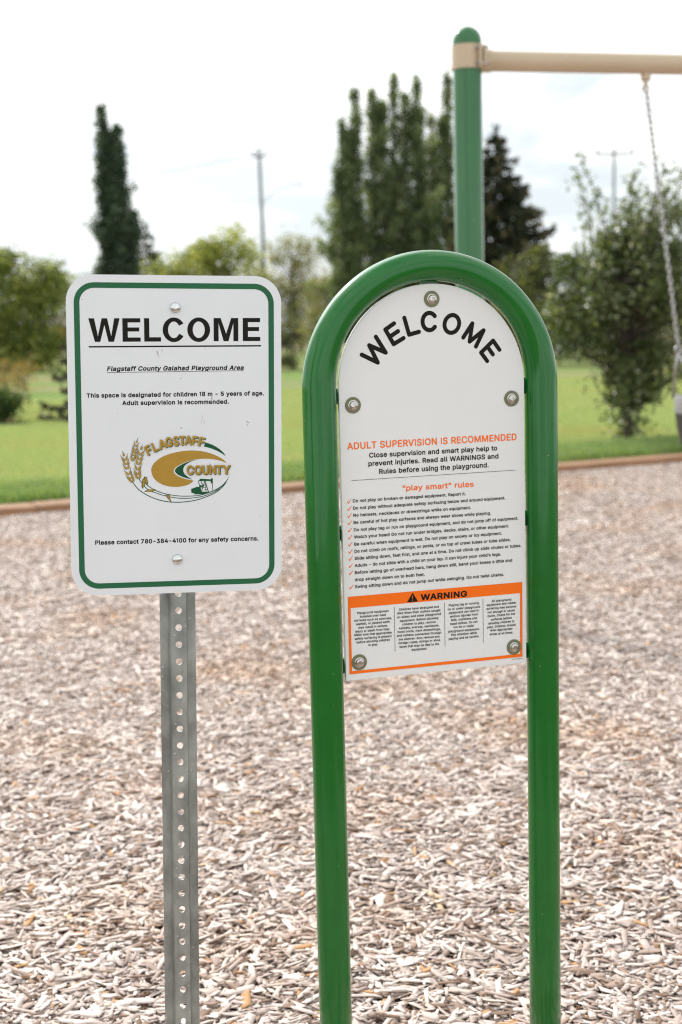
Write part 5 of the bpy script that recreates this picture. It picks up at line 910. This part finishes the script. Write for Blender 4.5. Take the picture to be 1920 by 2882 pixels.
wb = [(-.1504, -.3006), (.1500, -.3002), (.1493, -.4252), (-.1506, -.4256)]; wi = [(-.1462, -.3190), (.1459, -.3184), (.1450, -.4199), (-.1462, -.4208)]
link('warning_box', flat_mesh('warning_box', [wb, wi], 0.0004), M['orange'], apan)
link('warning_lettering', flat_mesh('warning_lettering', by['g'], 0.0006), M['ink_grey'], apan)
tri = [(-.0417, -.3025), (-.0513, -.3174), (-.0327, -.3175)]
ex = [(-.0429, -.3073), (-.0411, -.3073), (-.0415, -.3128), (-.0425, -.3128)]; dot = [(-.0420 + .0009 * math.cos(i * PI / 6), -.3147 + .0009 * math.sin(i * PI / 6)) for i in range(12)]
wl = [p for s, t, w, x0, y0, x1, y1, cap, ink, sh in TEXT if w == 'H' for p in fit_text(t, 'B', x0, y0, x1, y1, cap)]
link('warning_heading', flat_mesh('warning_heading', [tri, ex, dot] + wl, 0.0008), M['ink'], apan)

def panel_bolt(x, z):
    t = MB(); t.lathe([(0.0128, 0.0), (0.0128, 0.0010), (0.0123, 0.0015), (0.0058, 0.0017), (0.0058, 0.0008), (0.0001, 0.0008)], 36, 'y')
    o = t.build('bolt', M['washer'], ar, smooth=True, loc=(x, 0, az + z))
    m = MB(); m.lathe([(0.0082, 0.0012), (0.0082, 0.0022), (0.0078, 0.0025), (0.0068, 0.0026), (0.0066, 0.0040), (0.0061, 0.0053), (0.0052, 0.0061), (0.0034, 0.0064)], 36, 'y')
    # six-lobed socket sunk in the head
    V = []; ns = 36
    for h, k in ((0.0064, 1.0), (0.0038, 0.95), (0.0038, 0.01)):
        for i in range(ns):
            a = 2 * PI * i / ns; r_ = 0.0034 * (0.82 + 0.18 * math.cos(6 * a)) * k
            V.append((r_ * math.cos(a), -h, r_ * math.sin(a)))
    m.n; m.F.pop(); 
    F = [(j * ns + i, j * ns + (i + 1) % ns, (j + 1) * ns + (i + 1) % ns, (j + 1) * ns + i) for j in range(2) for i in range(ns)]
    m.add(V, F); b0 = 7 * ns; b1 = 8 * ns
    m.F += [(b0 + i, b0 + (i + 1) % ns, b1 + (i + 1) % ns, b1 + i) for i in range(ns)]
    m.build('screw_head', M['stainless'], o, smooth=True)
for x, z in ((-.0006, .1611), (-.1343, 0.0004), (.1339, 0.0004), (-.1340, -.4074), (.1340, -.4074)): panel_bolt(x, z)

# ------------------------------------------------------------------ swing frame and the bucket swing hanging from it
SX, SY, SA = 0.585, 6.25, math.atan2(0.2089, 0.9010)
sf = thing('swing_frame', 'tall green steel post with tan top beam of a swing frame', 'swing frame', (SX, SY, 0), SA)
BZ = 2.404
def swing_post(x):
    m = MB(); m.lathe([(.0615, -0.4), (.0615, 2.46)], 40); p = m.build('post', M['swing_green'], sf, smooth=True, loc=(x, 0, 0))
    d = MB(); d.lathe([(.063, 2.462), (.063, 2.483)] + [(.063 * math.cos(i * PI / 20), 2.483 + .063 * math.sin(i * PI / 20)) for i in range(1, 10)] + [(.0004, 2.546)], 40)
    d.build('post_cap', M['swing_green'], sf, smooth=True, loc=(x, 0, 0))
    c = MB(); c.lathe([(.0612, 2.366), (.0675, 2.366), (.0675, 2.465), (.0612, 2.465)], 40)
    s = 1 if x < 1 else -1
    # clamp ears on the camera side and the far side, with a socket for the beam
    c.tube([(s * .045, 0, BZ), (s * .105, 0, BZ)], .0485, 28)
    o = c.build('clamp', M['swing_tan'], sf, smooth=True, loc=(x, 0, 0))
    e = MB()
    for sy in (-1, 1):
        e.box((s * .028, .062, 2.368), (s * .040, .086, 2.462)) if sy > 0 else e.box((s * .028, -.086, 2.368), (s * .040, -.062, 2.462))
        e.build('clamp_flange', M['swing_tan'], sf, loc=(x, 0, 0), bevel=.002); e = MB()
        e.box((s * .048, -.086, 2.372), (s * .058, -.050, 2.458)) if sy < 0 else e.box((s * .048, .050, 2.372), (s * .058, .086, 2.458))
        e.build('clamp_flange', M['swing_tan'], sf, loc=(x, 0, 0), bevel=.002); e = MB()
    for sy in (-1, 1):
        for z in (2.385, 2.447):
            b = MB(); b.tube([(s * .018, sy * .075, z), (s * .070, sy * .075, z)], .0075, 6); b.build('clamp_bolt', M['chain'], sf, loc=(x, 0, 0))
SPAN = 2.6
swing_post(0.0); swing_post(SPAN)
MB().tube([(.06, 0, BZ), (SPAN - .06, 0, BZ)], .0435, 32).build('top_beam', M['swing_tan'], sf, smooth=True)

hx0, hx1, rx0, rx1, seat_c = 0.822, 1.478, 0.985, 1.315, 1.15
sw = thing('bucket_swing', 'black bucket swing seat hanging on steel chains at right edge', 'swing', (SX, SY, 0), SA)
def chain_link(m, a, b, r, w, flip):
    a, b = Vector(a), Vector(b); d = (b - a).normalized(); L = (b - a).length
    s = d.cross(Vector((0, 1, 0))).normalized() if not flip else Vector((0, 1, 0))
    pts = []
    for i in range(14):
        t = 2 * PI * i / 14; pts.append((a + b) / 2 + d * (math.sin(t) * L * .5 + math.copysign(r, math.sin(t)) * .3) + s * math.cos(t) * w)
    m.tube(pts, r, 6, closed=True)
for h, r_ in ((hx0, rx0), (hx1, rx1)):
    top = Vector((h, 0, 2.315)); low = Vector((r_, 0, 1.165)); nl = 44
    g = MB(); g.lathe([(.022, -.015), (.022, .010), (.015, .03)], 20, org=(h, 0, BZ - .055)); g.tube([(h, 0, BZ - .065), (h, 0, BZ - .100)], .009, 12)
    g.tube([(h + .013 * math.cos(t * PI / 8), 0, BZ - .105 + .013 * math.sin(t * PI / 8)) for t in range(16)], .0045, 8, closed=True); g.build('hanger', M['swing_tan'], sw, smooth=True)
    m = MB()
    for i in range(nl):
        a = top + (low - top) * (i / nl - .08 / nl); b = top + (low - top) * ((i + 1) / nl + .22 / nl); chain_link(m, a, b, .0034, .0085, i % 2)
    m.build('chain', M['chain'], sw, smooth='all')
    k = MB(); k.tube([low + Vector((.016 * math.cos(t * PI / 9), 0, .016 * math.sin(t * PI / 9) - .012)) for t in range(18)], .005, 8, closed=True); k.build('ring', M['chain'], sw, smooth='all')
    out = -1 if h < seat_c else 1
    for sy in (-1, 1):
        p = MB(); x1 = seat_c + out * (.145 if sy > 0 else .10)
        p.tube([low - Vector((0, 0, .025)), (r_ + (x1 - r_) * .5, sy * .055, 1.04), (x1, sy * .095, .93)], .0065, 8); p.build('strap', M['chain'], sw, smooth='all')
def ringpts(rx, ry, z, n=36, p=2.6):
    o = []
    for i in range(n):
        t = 2 * PI * i / n; c, s = math.cos(t), math.sin(t)
        o.append((seat_c + rx * math.copysign(abs(c) ** (2 / p), c), ry * math.copysign(abs(s) ** (2 / p), s), z))
    return o
def loft(rings):
    m = MB(); n = len(rings[0]); V = [v for r_ in rings for v in r_]
    F = [(i * n + k, i * n + (k + 1) % n, (i + 1) * n + (k + 1) % n, (i + 1) * n + k) for i in range(len(rings) - 1) for k in range(n)]
    return m.add(V, F)
rim = loft([ringpts(.142, .122, .945), ringpts(.158, .138, .943), ringpts(.161, .141, .935), ringpts(.158, .138, .865), ringpts(.150, .130, .858), ringpts(.142, .122, .865), ringpts(.142, .122, .945)])
rim.build('seat_rim', M['rubber_grey'], sw, smooth=True)
loft([ringpts(.141, .121, .90), ringpts(.139, .119, .86), ringpts(.156, .136, .862), ringpts(.150, .130, .80), ringpts(.132, .122, .73), ringpts(.105, .11, .67), ringpts(.07, .09, .635), ringpts(.02, .03, .625),
      ringpts(.02, .03, .632), ringpts(.065, .085, .642), ringpts(.098, .104, .676), ringpts(.125, .114, .73), ringpts(.141, .121, .80), ringpts(.141, .121, .90)]).build('seat', M['rubber'], sw, smooth=True)

# ------------------------------------------------------------------ trees and shrubs: limbs and leaf-sized faces
def unit(r, n):
    v = r.normal(0, 1, (n, 3)); return v / np.linalg.norm(v, axis=1)[:, None]

def leaves(r, P, size, up=0.4, asp=0.55, droop=None):
    """rhombic leaves at points P with random directions; returns V, F"""
    n = len(P); d = unit(r, n); d[:, 2] *= 0.7
    if droop is not None: d += droop
    d /= np.linalg.norm(d, axis=1)[:, None]
    nn = unit(r, n); nn[:, 2] += up; w = np.cross(d, nn); w /= np.linalg.norm(w, axis=1)[:, None]
    nrm = np.cross(w, d)
    s = (size * r.uniform(0.6, 1.25, n))[:, None]
    a = P; b = P + d * s * .5 + w * s * asp * .5 + nrm * s * .07; c = P + d * s; e = P + d * s * .5 - w * s * asp * .5 + nrm * s * .07
    V = np.stack([a, b, c, e], 1).reshape(-1, 3); F = (np.arange(n) * 4)[:, None] + np.array([[0, 1, 2, 3]])
    return V, F

def leaf_part(name, r, P, size, mat, parent, tint, **k):
    V, F = leaves(r, P, size, **k)
    o = bpy.data.objects.new(name, np_mesh(name, V, F, np.repeat(np.clip(tint, 0, 1), 4), mat)); COL.objects.link(o); o.parent = parent; return o

def limb(m, a, b, r0, r1, rng, wob=.08, k=6):
    a, b = Vector(a), Vector(b); L = (b - a).length; pts = []
    for i in range(k):
        t = i / (k - 1); p = a.lerp(b, t)
        if 0 < i < k - 1: p += Vector(rng.normal(0, wob * L * .5, 3))
        p.z += math.sin(t * PI) * L * .06; pts.append(p)
    m.tube(pts, [r0 + (r1 - r0) * i / (k - 1) for i in range(k)], 7); return pts

LEAF = dict(
    poplar=mat_tint('poplar_leaf', [(0, (0.060, 0.095, 0.048)), (0.5, (0.155, 0.210, 0.105)), (1, (0.38, 0.43, 0.24))], .4, .38),
    poplar_far=mat_tint('lombardy_leaf', [(0, (0.030, 0.056, 0.036)), (0.5, (0.064, 0.104, 0.062)), (1, (0.16, 0.21, 0.12))], .5, .22),
    spruce=mat_tint('spruce_needle', [(0, (0.022, 0.034, 0.017)), (0.6, (0.055, 0.070, 0.034)), (1, (0.200, 0.145, 0.070))], .6, .05),
    yellowgreen=mat_tint('yellow_green_leaf', [(0, (0.09, 0.12, 0.030)), (0.5, (0.270, 0.300, 0.085)), (1, (0.55, 0.54, 0.22))], .5, .46),
    bush=mat_tint('bush_leaf', [(0, (0.050, 0.075, 0.020)), (0.5, (0.20, 0.245, 0.065)), (1, (0.54, 0.54, 0.20))], .5, .42),
    olive=mat_tint('olive_leaf', [(0, (0.040, 0.055, 0.022)), (0.5, (0.105, 0.125, 0.045)), (1, (0.25, 0.25, 0.11))], .45, .38),
    young=mat_tint('grey_green_leaf', [(0, (0.045, 0.070, 0.022)), (0.55, (0.125, 0.160, 0.060)), (0.85, (0.24, 0.27, 0.13)), (1, (0.58, 0.55, 0.43))], .36, .3, spec=0.6),
    crab=mat_tint('thin_leaf', [(0, (0.13, 0.14, 0.08)), (0.6, (0.31, 0.32, 0.19)), (1, (0.52, 0.40, 0.31))], .45, .42),
    rust=mat_tint('rust_flower', [(0, (0.12, 0.12, 0.04)), (0.5, (0.30, 0.21, 0.08)), (1, (0.46, 0.30, 0.13))], .6, .35),
    herb=mat_tint('herb_leaf', [(0, (0.030, 0.060, 0.020)), (0.6, (0.075, 0.125, 0.035)), (1, (0.17, 0.20, 0.07))], .5, .35),
)

def columnar(name, label, cat, x, y, spires, seed, mat, leaf, n, group=None):
    """a fastigiate tree: spires [(dx, height, radius, base z, share)] of steep branches carrying leaves"""
    r = np.random.default_rng(seed); t = thing(name, label, cat, (x, y, 0), 0, group); m = MB(); P = []; T = []
    m.tube([(0, 0, -.1), (0, 0, 1.2), (r.normal(0, .05), 0, 3)], [.2, .16, .1], 8)
    for dx, h, rad, z0, share in spires:
        m.tube([(0, 0, .5), (dx * .6, 0, z0 + .8), (dx, 0, (z0 + h) * .55), (dx + r.normal(0, .04), 0, h * .97)], [.09, .08, .05, .012], 6)
        ph = r.uniform(0, 6); nb = int(18 + h * 4.2 * (.6 + rad)); per = int(n * share / nb)
        for b in range(nb):
            f = (b + r.uniform(0, 1)) / nb; z = z0 + (h - z0) * f ** 1.05
            prof = rad * (min(1, f / .12) * .35 + .65) * (1 - f ** (2.8 if rad > .7 else 1.25)) ** .9 + .05
            a = r.uniform(0, 2 * PI); R0 = prof * (r.uniform(.25, 1.0) + (.65 if r.uniform() > .8 else 0)); L = r.uniform(.5, 1.7) * (1 - f * .55)
            bow = math.sin(f * 2.6 + ph) * .10
            s = np.array([dx + bow, bow * .5, z]); e = s + np.array([math.cos(a) * R0, math.sin(a) * R0, L])
            e[2] = min(e[2], h + r.uniform(-.15, .12))
            m.tube([s * [1, 1, 1], (s + e) / 2 + [math.cos(a) * R0 * .25, math.sin(a) * R0 * .25, -.05], e], [.022, .014, .005], 4)
            k = int(per * r.uniform(.4, 1.6)); q = r.uniform(0, 1, k) ** .7
            pts = s + (e - s) * q[:, None] + r.normal(0, 1, (k, 3)) * [.12, .12, .18] * (1.1 - .5 * q[:, None])
            P.append(pts); T.append(np.clip(r.normal(.45, .22, k) + r.normal(0, .2), 0, 1))
    m.build('trunk', M['bark'], t)
    P = np.concatenate(P); leaf_part('crown', r, P, leaf, mat, t, np.concatenate(T), up=.2); return t

def broad(name, label, cat, x, y, h, crown, seed, mat, leaf, n, trunk=.06, clumps=60, spread=.26, group=None, z_fork=.3, shoots=0, flat=1.0):
    """crown: list of ellipsoids (dx, dy, z, rx, ry, rz, share)"""
    r = np.random.default_rng(seed); t = thing(name, label, cat, (x, y, 0), 0, group); m = MB(); P = []; T = []
    top = max(c[2] for c in crown); m.tube([(0, 0, -.1), (r.normal(0, .02), 0, h * .25), (r.normal(0, .05), r.normal(0, .05), h * .55), (r.normal(0, .06), 0, h * .86)], [trunk, trunk * .8, trunk * .5, trunk * .12], 9)
    for dx, dy, z, rx, ry, rz, share in crown:
        nc = max(3, int(clumps * share)); per = int(n * share / nc)
        for c in range(nc):
            u = unit(r, 1)[0] * r.uniform(.15, 1) ** .45; ctr = np.array([dx, dy, z]) + u * [rx, ry, rz]
            zf = max(.12 * h, min(ctr[2] - .25 * h * r.uniform(.5, 1), h * .8)); limb(m, (r.normal(0, .01), 0, zf), ctr, trunk * .28, trunk * .05, r)
            sp = spread * r.uniform(.55, 1.25); k = int(per * r.uniform(.4, 1.6))
            pts = ctr + r.normal(0, 1, (k, 3)) * [sp, sp, sp * .75 * flat]
            P.append(pts); T.append(np.clip(r.normal(.45, .2, k) + r.normal(0, .15), 0, 1))
    for s in range(shoots):
        b = np.array([r.normal(0, .5), r.normal(0, .3), h * r.uniform(.6, .75)]); e = b + [r.normal(0, .18), r.normal(0, .15), h * r.uniform(.18, .34)]
        limb(m, b, e, .010, .003, r, .03); k = int(n * .006); q = r.uniform(0, 1, k)
        P.append(b + (e - b) * q[:, None] + r.normal(0, .05, (k, 3))); T.append(np.clip(r.normal(.5, .2, k), 0, 1))
    m.build('trunk', M['bark'], t)
    leaf_part('crown', r, np.concatenate(P), leaf, mat, t, np.concatenate(T)); return t

def conifer(name, label, cat, x, y, h, rad, seed, mat, whorls, per, needle, group=None, droop=-.12, z0=.1, gap=1.0, expo=.9):
    r = np.random.default_rng(seed); t = thing(name, label, cat, (x, y, 0), 0, group); m = MB(); P = []; T = []; D = []
    m.tube([(0, 0, -.1), (0, 0, h * .5), (0, 0, h)], [h * .016, h * .010, .006], 8)
    for w in range(whorls):
        f = w / whorls; z = z0 * h + (1 - z0) * h * f; nb = int(r.integers(6, 9) if f < .8 else 5)
        for b in range(nb):
            a = 2 * PI * b / nb + r.uniform(-.4, .4) + w; L = rad * (1 - f) ** expo * r.uniform(.62, 1.12) + .04 * h * .2
            dv = np.array([math.cos(a), math.sin(a), 0]); k = max(10, int(per * (L / rad) * r.uniform(.7, 1.2)))
            s = np.array([0, 0, z + r.normal(0, h * .008)]); q = r.uniform(.1, 1, k) ** .8
            zz = droop * L * np.sin(q * PI * .55) * 1.6 + L * .22 * np.maximum(0, q - .7)
            side = r.normal(0, 1, k) * L * .16 * (1.15 - q)
            pts = s + dv * (q * L)[:, None] + np.stack([-dv[1] * side, dv[0] * side, zz + r.normal(0, L * .03, k) - np.abs(side) * .25], 1)
            m.tube([s, s + dv * L * .5 + [0, 0, droop * L * .9], s + dv * L * .95 + [0, 0, droop * L * 1.2]], [h * .004, h * .003, .003], 4)
            P.append(pts); T.append(np.clip(r.normal(.4, .2, k) + .35 * (q > .9), 0, 1)); D.append(np.repeat(dv[None, :], k, 0) * 1.1 + [0, 0, -.25])
    k = 30; P.append(np.stack([r.normal(0, h * .006, k), r.normal(0, h * .006, k), h * r.uniform(.94, 1.02, k)], 1)); T.append(np.full(k, .5)); D.append(np.repeat([[0, 0, 1.5]], k, 0))
    m.build('trunk', M['bark'], t)
    leaf_part('crown', r, np.concatenate(P), needle, mat, t, np.concatenate(T), droop=np.concatenate(D), asp=.5); return t

# the young tree on the lawn just beyond the edging
broad('young_tree', 'young dark leafy tree on the lawn just beyond the timber edging', 'tree', 2.95, 14.46, 2.9,
      [(.12, 0, 1.66, .82, .7, .56, .50), (-.36, 0, 1.30, .44, .4, .36, .16), (.02, 0, .58, .24, .24, .46, .13), (.30, 0, 2.15, .62, .4, .42, .15), (.45, -.05, 1.0, .42, .3, .3, .09)], 5, LEAF['young'], .069, 16500, trunk=.055, clumps=165, spread=.095, shoots=9)
# shrubs and trees further back
broad('shrub', 'yellow green shrub behind the right shoulder of the arch sign', 'shrub', 5.9, 41, 3.5, [(0, 0, 1.9, 1.15, .9, 1.3, .8), (-.4, 0, 2.9, .6, .4, .6, .2)], 9, LEAF['olive'], .14, 5600, clumps=56, spread=.22, group='shrubs across the far side of the lawn')
broad('shrub', 'dark olive shrub behind the young tree', 'shrub', 8.2, 42, 3.1, [(0, 0, 1.35, 2.0, .9, 1.3, 1)], 10, LEAF['olive'], .14, 10000, clumps=66, spread=.28, group='shrubs across the far side of the lawn')
broad('shrub', 'olive shrub at the right edge behind the swing chain', 'shrub', 10.6, 40, 3.3, [(0, 0, 1.45, 1.5, 1, 1.45, 1)], 12, LEAF['olive'], .14, 8000, clumps=55, spread=.27, group='shrubs across the far side of the lawn')
broad('bush', 'large rounded yellow green bush left of the rectangular sign', 'bush', -11.5, 50, 4.2, [(-.6, 0, 2.4, 2.2, 1.6, 1.85, .55), (1.15, 0, 2.2, 1.05, .9, 1.6, .2), (.1, -.5, .75, 2.5, .8, .80, .30)], 14, LEAF['bush'], .18, 20000, clumps=110, spread=.38)
columnar('poplar', 'tall narrow dark poplar rising behind the rectangular sign', 'tree', -8.88, 60, [(-.62, 10.5, .52, .4, .18), (-.28, 9.3, .95, .3, .34), (.12, 9.6, .54, .4, .15), (-.25, 7.2, .98, .2, .16), (.62, 6.1, .95, .2, .17)], 21, LEAF['poplar_far'], .17, 28000)
conifer('spruce_tree', 'dark spruce half hidden at the right foot of the narrow poplar', 'tree', -8.55, 66, 5.9, 2.3, 22, LEAF['spruce'], 18, 130, .24)
grp = 'clump of columnar poplars behind the arch sign'
columnar('poplar', 'leftmost and lowest of the columnar poplars behind the arch sign', 'tree', .70, 60, [(.05, 9.2, 1.30, .2, .44), (-.30, 9.6, .45, .5, .10), (.38, 10.75, .55, .5, .16), (-.62, 7.8, .50, .4, .08), (.0, 6.4, 1.35, .2, .22)], 31, LEAF['poplar'], .16, 28000, grp)
columnar('poplar', 'tallest columnar poplar in the middle of the clump', 'tree', 2.15, 60.6, [(.0, 10.4, 1.42, .2, .50), (-.50, 10.9, .48, .6, .09), (.36, 11.45, .60, .6, .14), (.88, 10.6, .44, .5, .07), (.0, 7.2, 1.5, .2, .20)], 32, LEAF['poplar'], .16, 34000, grp)
columnar('poplar', 'columnar poplar with twin tips just right of the tallest one', 'tree', 3.45, 60.2, [(.05, 10.0, 1.30, .2, .48), (.15, 11.25, .57, .5, .15), (-.42, 10.7, .44, .5, .09), (.70, 9.8, .42, .5, .08), (.1, 6.6, 1.35, .2, .20)], 33, LEAF['poplar'], .16, 27000, grp)
columnar('poplar', 'sparse columnar poplar partly hidden by the green swing post', 'tree', 4.80, 60.5, [(-.05, 9.8, .95, .3, .5), (.08, 11.4, .44, .5, .26), (-.6, 8.6, .50, .3, .24)], 34, LEAF['poplar'], .16, 15000, grp)
conifer('spruce_tree', 'large dark spruce right of the green swing post', 'tree', 5.60, 50, 7.8, 3.2, 41, LEAF['spruce'], 27, 330, .26, droop=-.12, expo=.8)
broad('tree', 'loose yellow green tree showing above the rectangular sign', 'tree', -3.75, 45, 4.5, [(-.1, 0, 2.75, 2.15, 1, 1.25, .78), (.35, 0, 3.9, 1.05, .6, .66, .22)], 51, LEAF['yellowgreen'], .15, 8000, clumps=72, spread=.24, trunk=.1)
broad('crabapple_tree', 'thin branchy small tree between the two signs', 'tree', -2.05, 68, 6.3, [(-.1, 0, 3.5, 2.3, 1, 2.3, .85), (.9, 0, 2.4, 1.2, .6, 1.3, .15)], 52, LEAF['crab'], .17, 6800, clumps=130, spread=.28, trunk=.085)
broad('shrub', 'low pale green shrub under the thin tree between the two signs', 'shrub', -2.5, 74, 2.0, [(0, 0, 1.0, 2.0, .8, .85, 1)], 56, LEAF['olive'], .15, 4500, clumps=44, spread=.26)
broad('shrub', 'low russet shrub at the left foot of the poplar clump', 'shrub', -.35, 62, 3.9, [(0, 0, 2.1, 1.2, .8, 1.7, 1)], 53, LEAF['crab'], .15, 5500, clumps=44, spread=.28)
conifer('small_spruce', 'small layered spruce on the lawn behind the rectangular sign', 'tree', -3.45, 20.3, 1.75, .80, 61, LEAF['spruce'], 8, 260, .075, droop=-.05, z0=.08, expo=.75)
broad('perennial_plant', 'green perennial plant at the left edge in the dry planting strip', 'plant', -4.85, 20.4, .75, [(0, 0, .36, .26, .25, .3, 1)], 71, LEAF['herb'], .075, 1500, clumps=26, spread=.08, trunk=.012)
broad('perennial_plant', 'rust coloured flowering plant in front of the large bush', 'plant', -6.55, 30, 1.1, [(0, 0, .58, .34, .3, .40, .7), (-.45, 0, .42, .28, .3, .32, .3)], 72, LEAF['rust'], .07, 700, clumps=34, spread=.13, trunk=.014)
broad('perennial_plant', 'pale seeding plant low at the left edge of the picture', 'plant', -5.4, 23, .95, [(0, 0, .5, .38, .3, .4, 1)], 73, LEAF['rust'], .055, 700, clumps=20, spread=.10, trunk=.012)
broad('low_shrub', 'small dark round shrub on the lawn between the two signs', 'shrub', -1.45, 43, .55, [(0, 0, .3, .25, .25, .2, 1)], 74, LEAF['olive'], .09, 900, clumps=16, spread=.09, trunk=.02)

# ------------------------------------------------------------------ utility poles, street lamp arm, wire
def pole(x, y, h, r0, arms, lean, label):
    t = thing('utility_pole', label, 'utility pole', (x, y, 0), 0, 'utility poles beyond the trees')
    MB().tube([(0, 0, -.3), (lean * .5, 0, h * .5), (lean, 0, h)], [r0, r0 * .85, r0 * .68], 12).build('mast', M['pole_wood'], t, smooth=True)
    for z, w in arms:
        X = lean * z / h
        MB().box((X - w / 2, -.16, z - .04), (X + w / 2, -.09, z + .04)).build('crossarm', M['pole_wood'], t)
        for k in (-.45, .45):
            MB().lathe([(.03, 0), (.06, .05), (.045, .10), (.06, .14), (.01, .20)], 10, org=(X + k * w, -.125, z + .06)).build('insulator', M['lamp_metal'], t, smooth=True)
    return t
pl = pole(-2.9, 60, 8.7, .09, [(8.35, .55)], -.10, 'utility pole with street lamp arm between the two signs')
arm = MB(); arm.tube([(-.05, 0, 6.45), (.35, -.1, 6.85), (.95, -.3, 7.12), (1.45, -.4, 7.20)], .015, 8); ao = arm.build('lamp_arm', M['lamp_metal'], pl, smooth='all')
lh = MB(); lh.lathe([(.02, .03), (.07, .02), (.10, -.01), (.07, -.05), (.02, -.06)], 14, org=(1.55, -.42, 7.19)); lh.build('lamp_head', M['lamp_metal'], ao, smooth=True)
pole(11.6, 60, 8.4, .07, [(8.1, 1.6)], .03, 'thin utility pole with crossarm right of the spruce')
w = MB(); w.tube([(-3.0, 59.9, 8.5), (-6, 60, 7.95), (-9, 60, 7.55), (-13, 60, 7.3), (-22, 60, 7.8)], .018, 6)
tag(w.build('power_line', M['wire'], None, smooth='all'), 'thin sagging power line crossing in front of the narrow poplar', 'power line')
fence = thing('shed', 'low red brown shed far behind the lawn left of the rectangular sign', 'shed', (-22.5, 108, 0), .1)
MB().box((-3.2, -2, 0), (3.2, 2, 2.0)).build('wall', mat_plain('shed_boards', (.20, .085, .055), .8, var=.2, vscale=2, stretch=(6, 6, .3)), fence)
rf = MB(); rf.add([(-3.5, -2.4, 1.95), (3.5, -2.4, 1.95), (3.5, 0, 2.9), (-3.5, 0, 2.9), (3.5, 2.4, 1.95), (-3.5, 2.4, 1.95)], [(0, 1, 2, 3), (3, 2, 4, 5), (0, 3, 5), (1, 4, 2), (0, 5, 4, 1)]); rf.build('roof', mat_plain('shed_roof', (.13, .10, .09), .8, var=.2), fence)
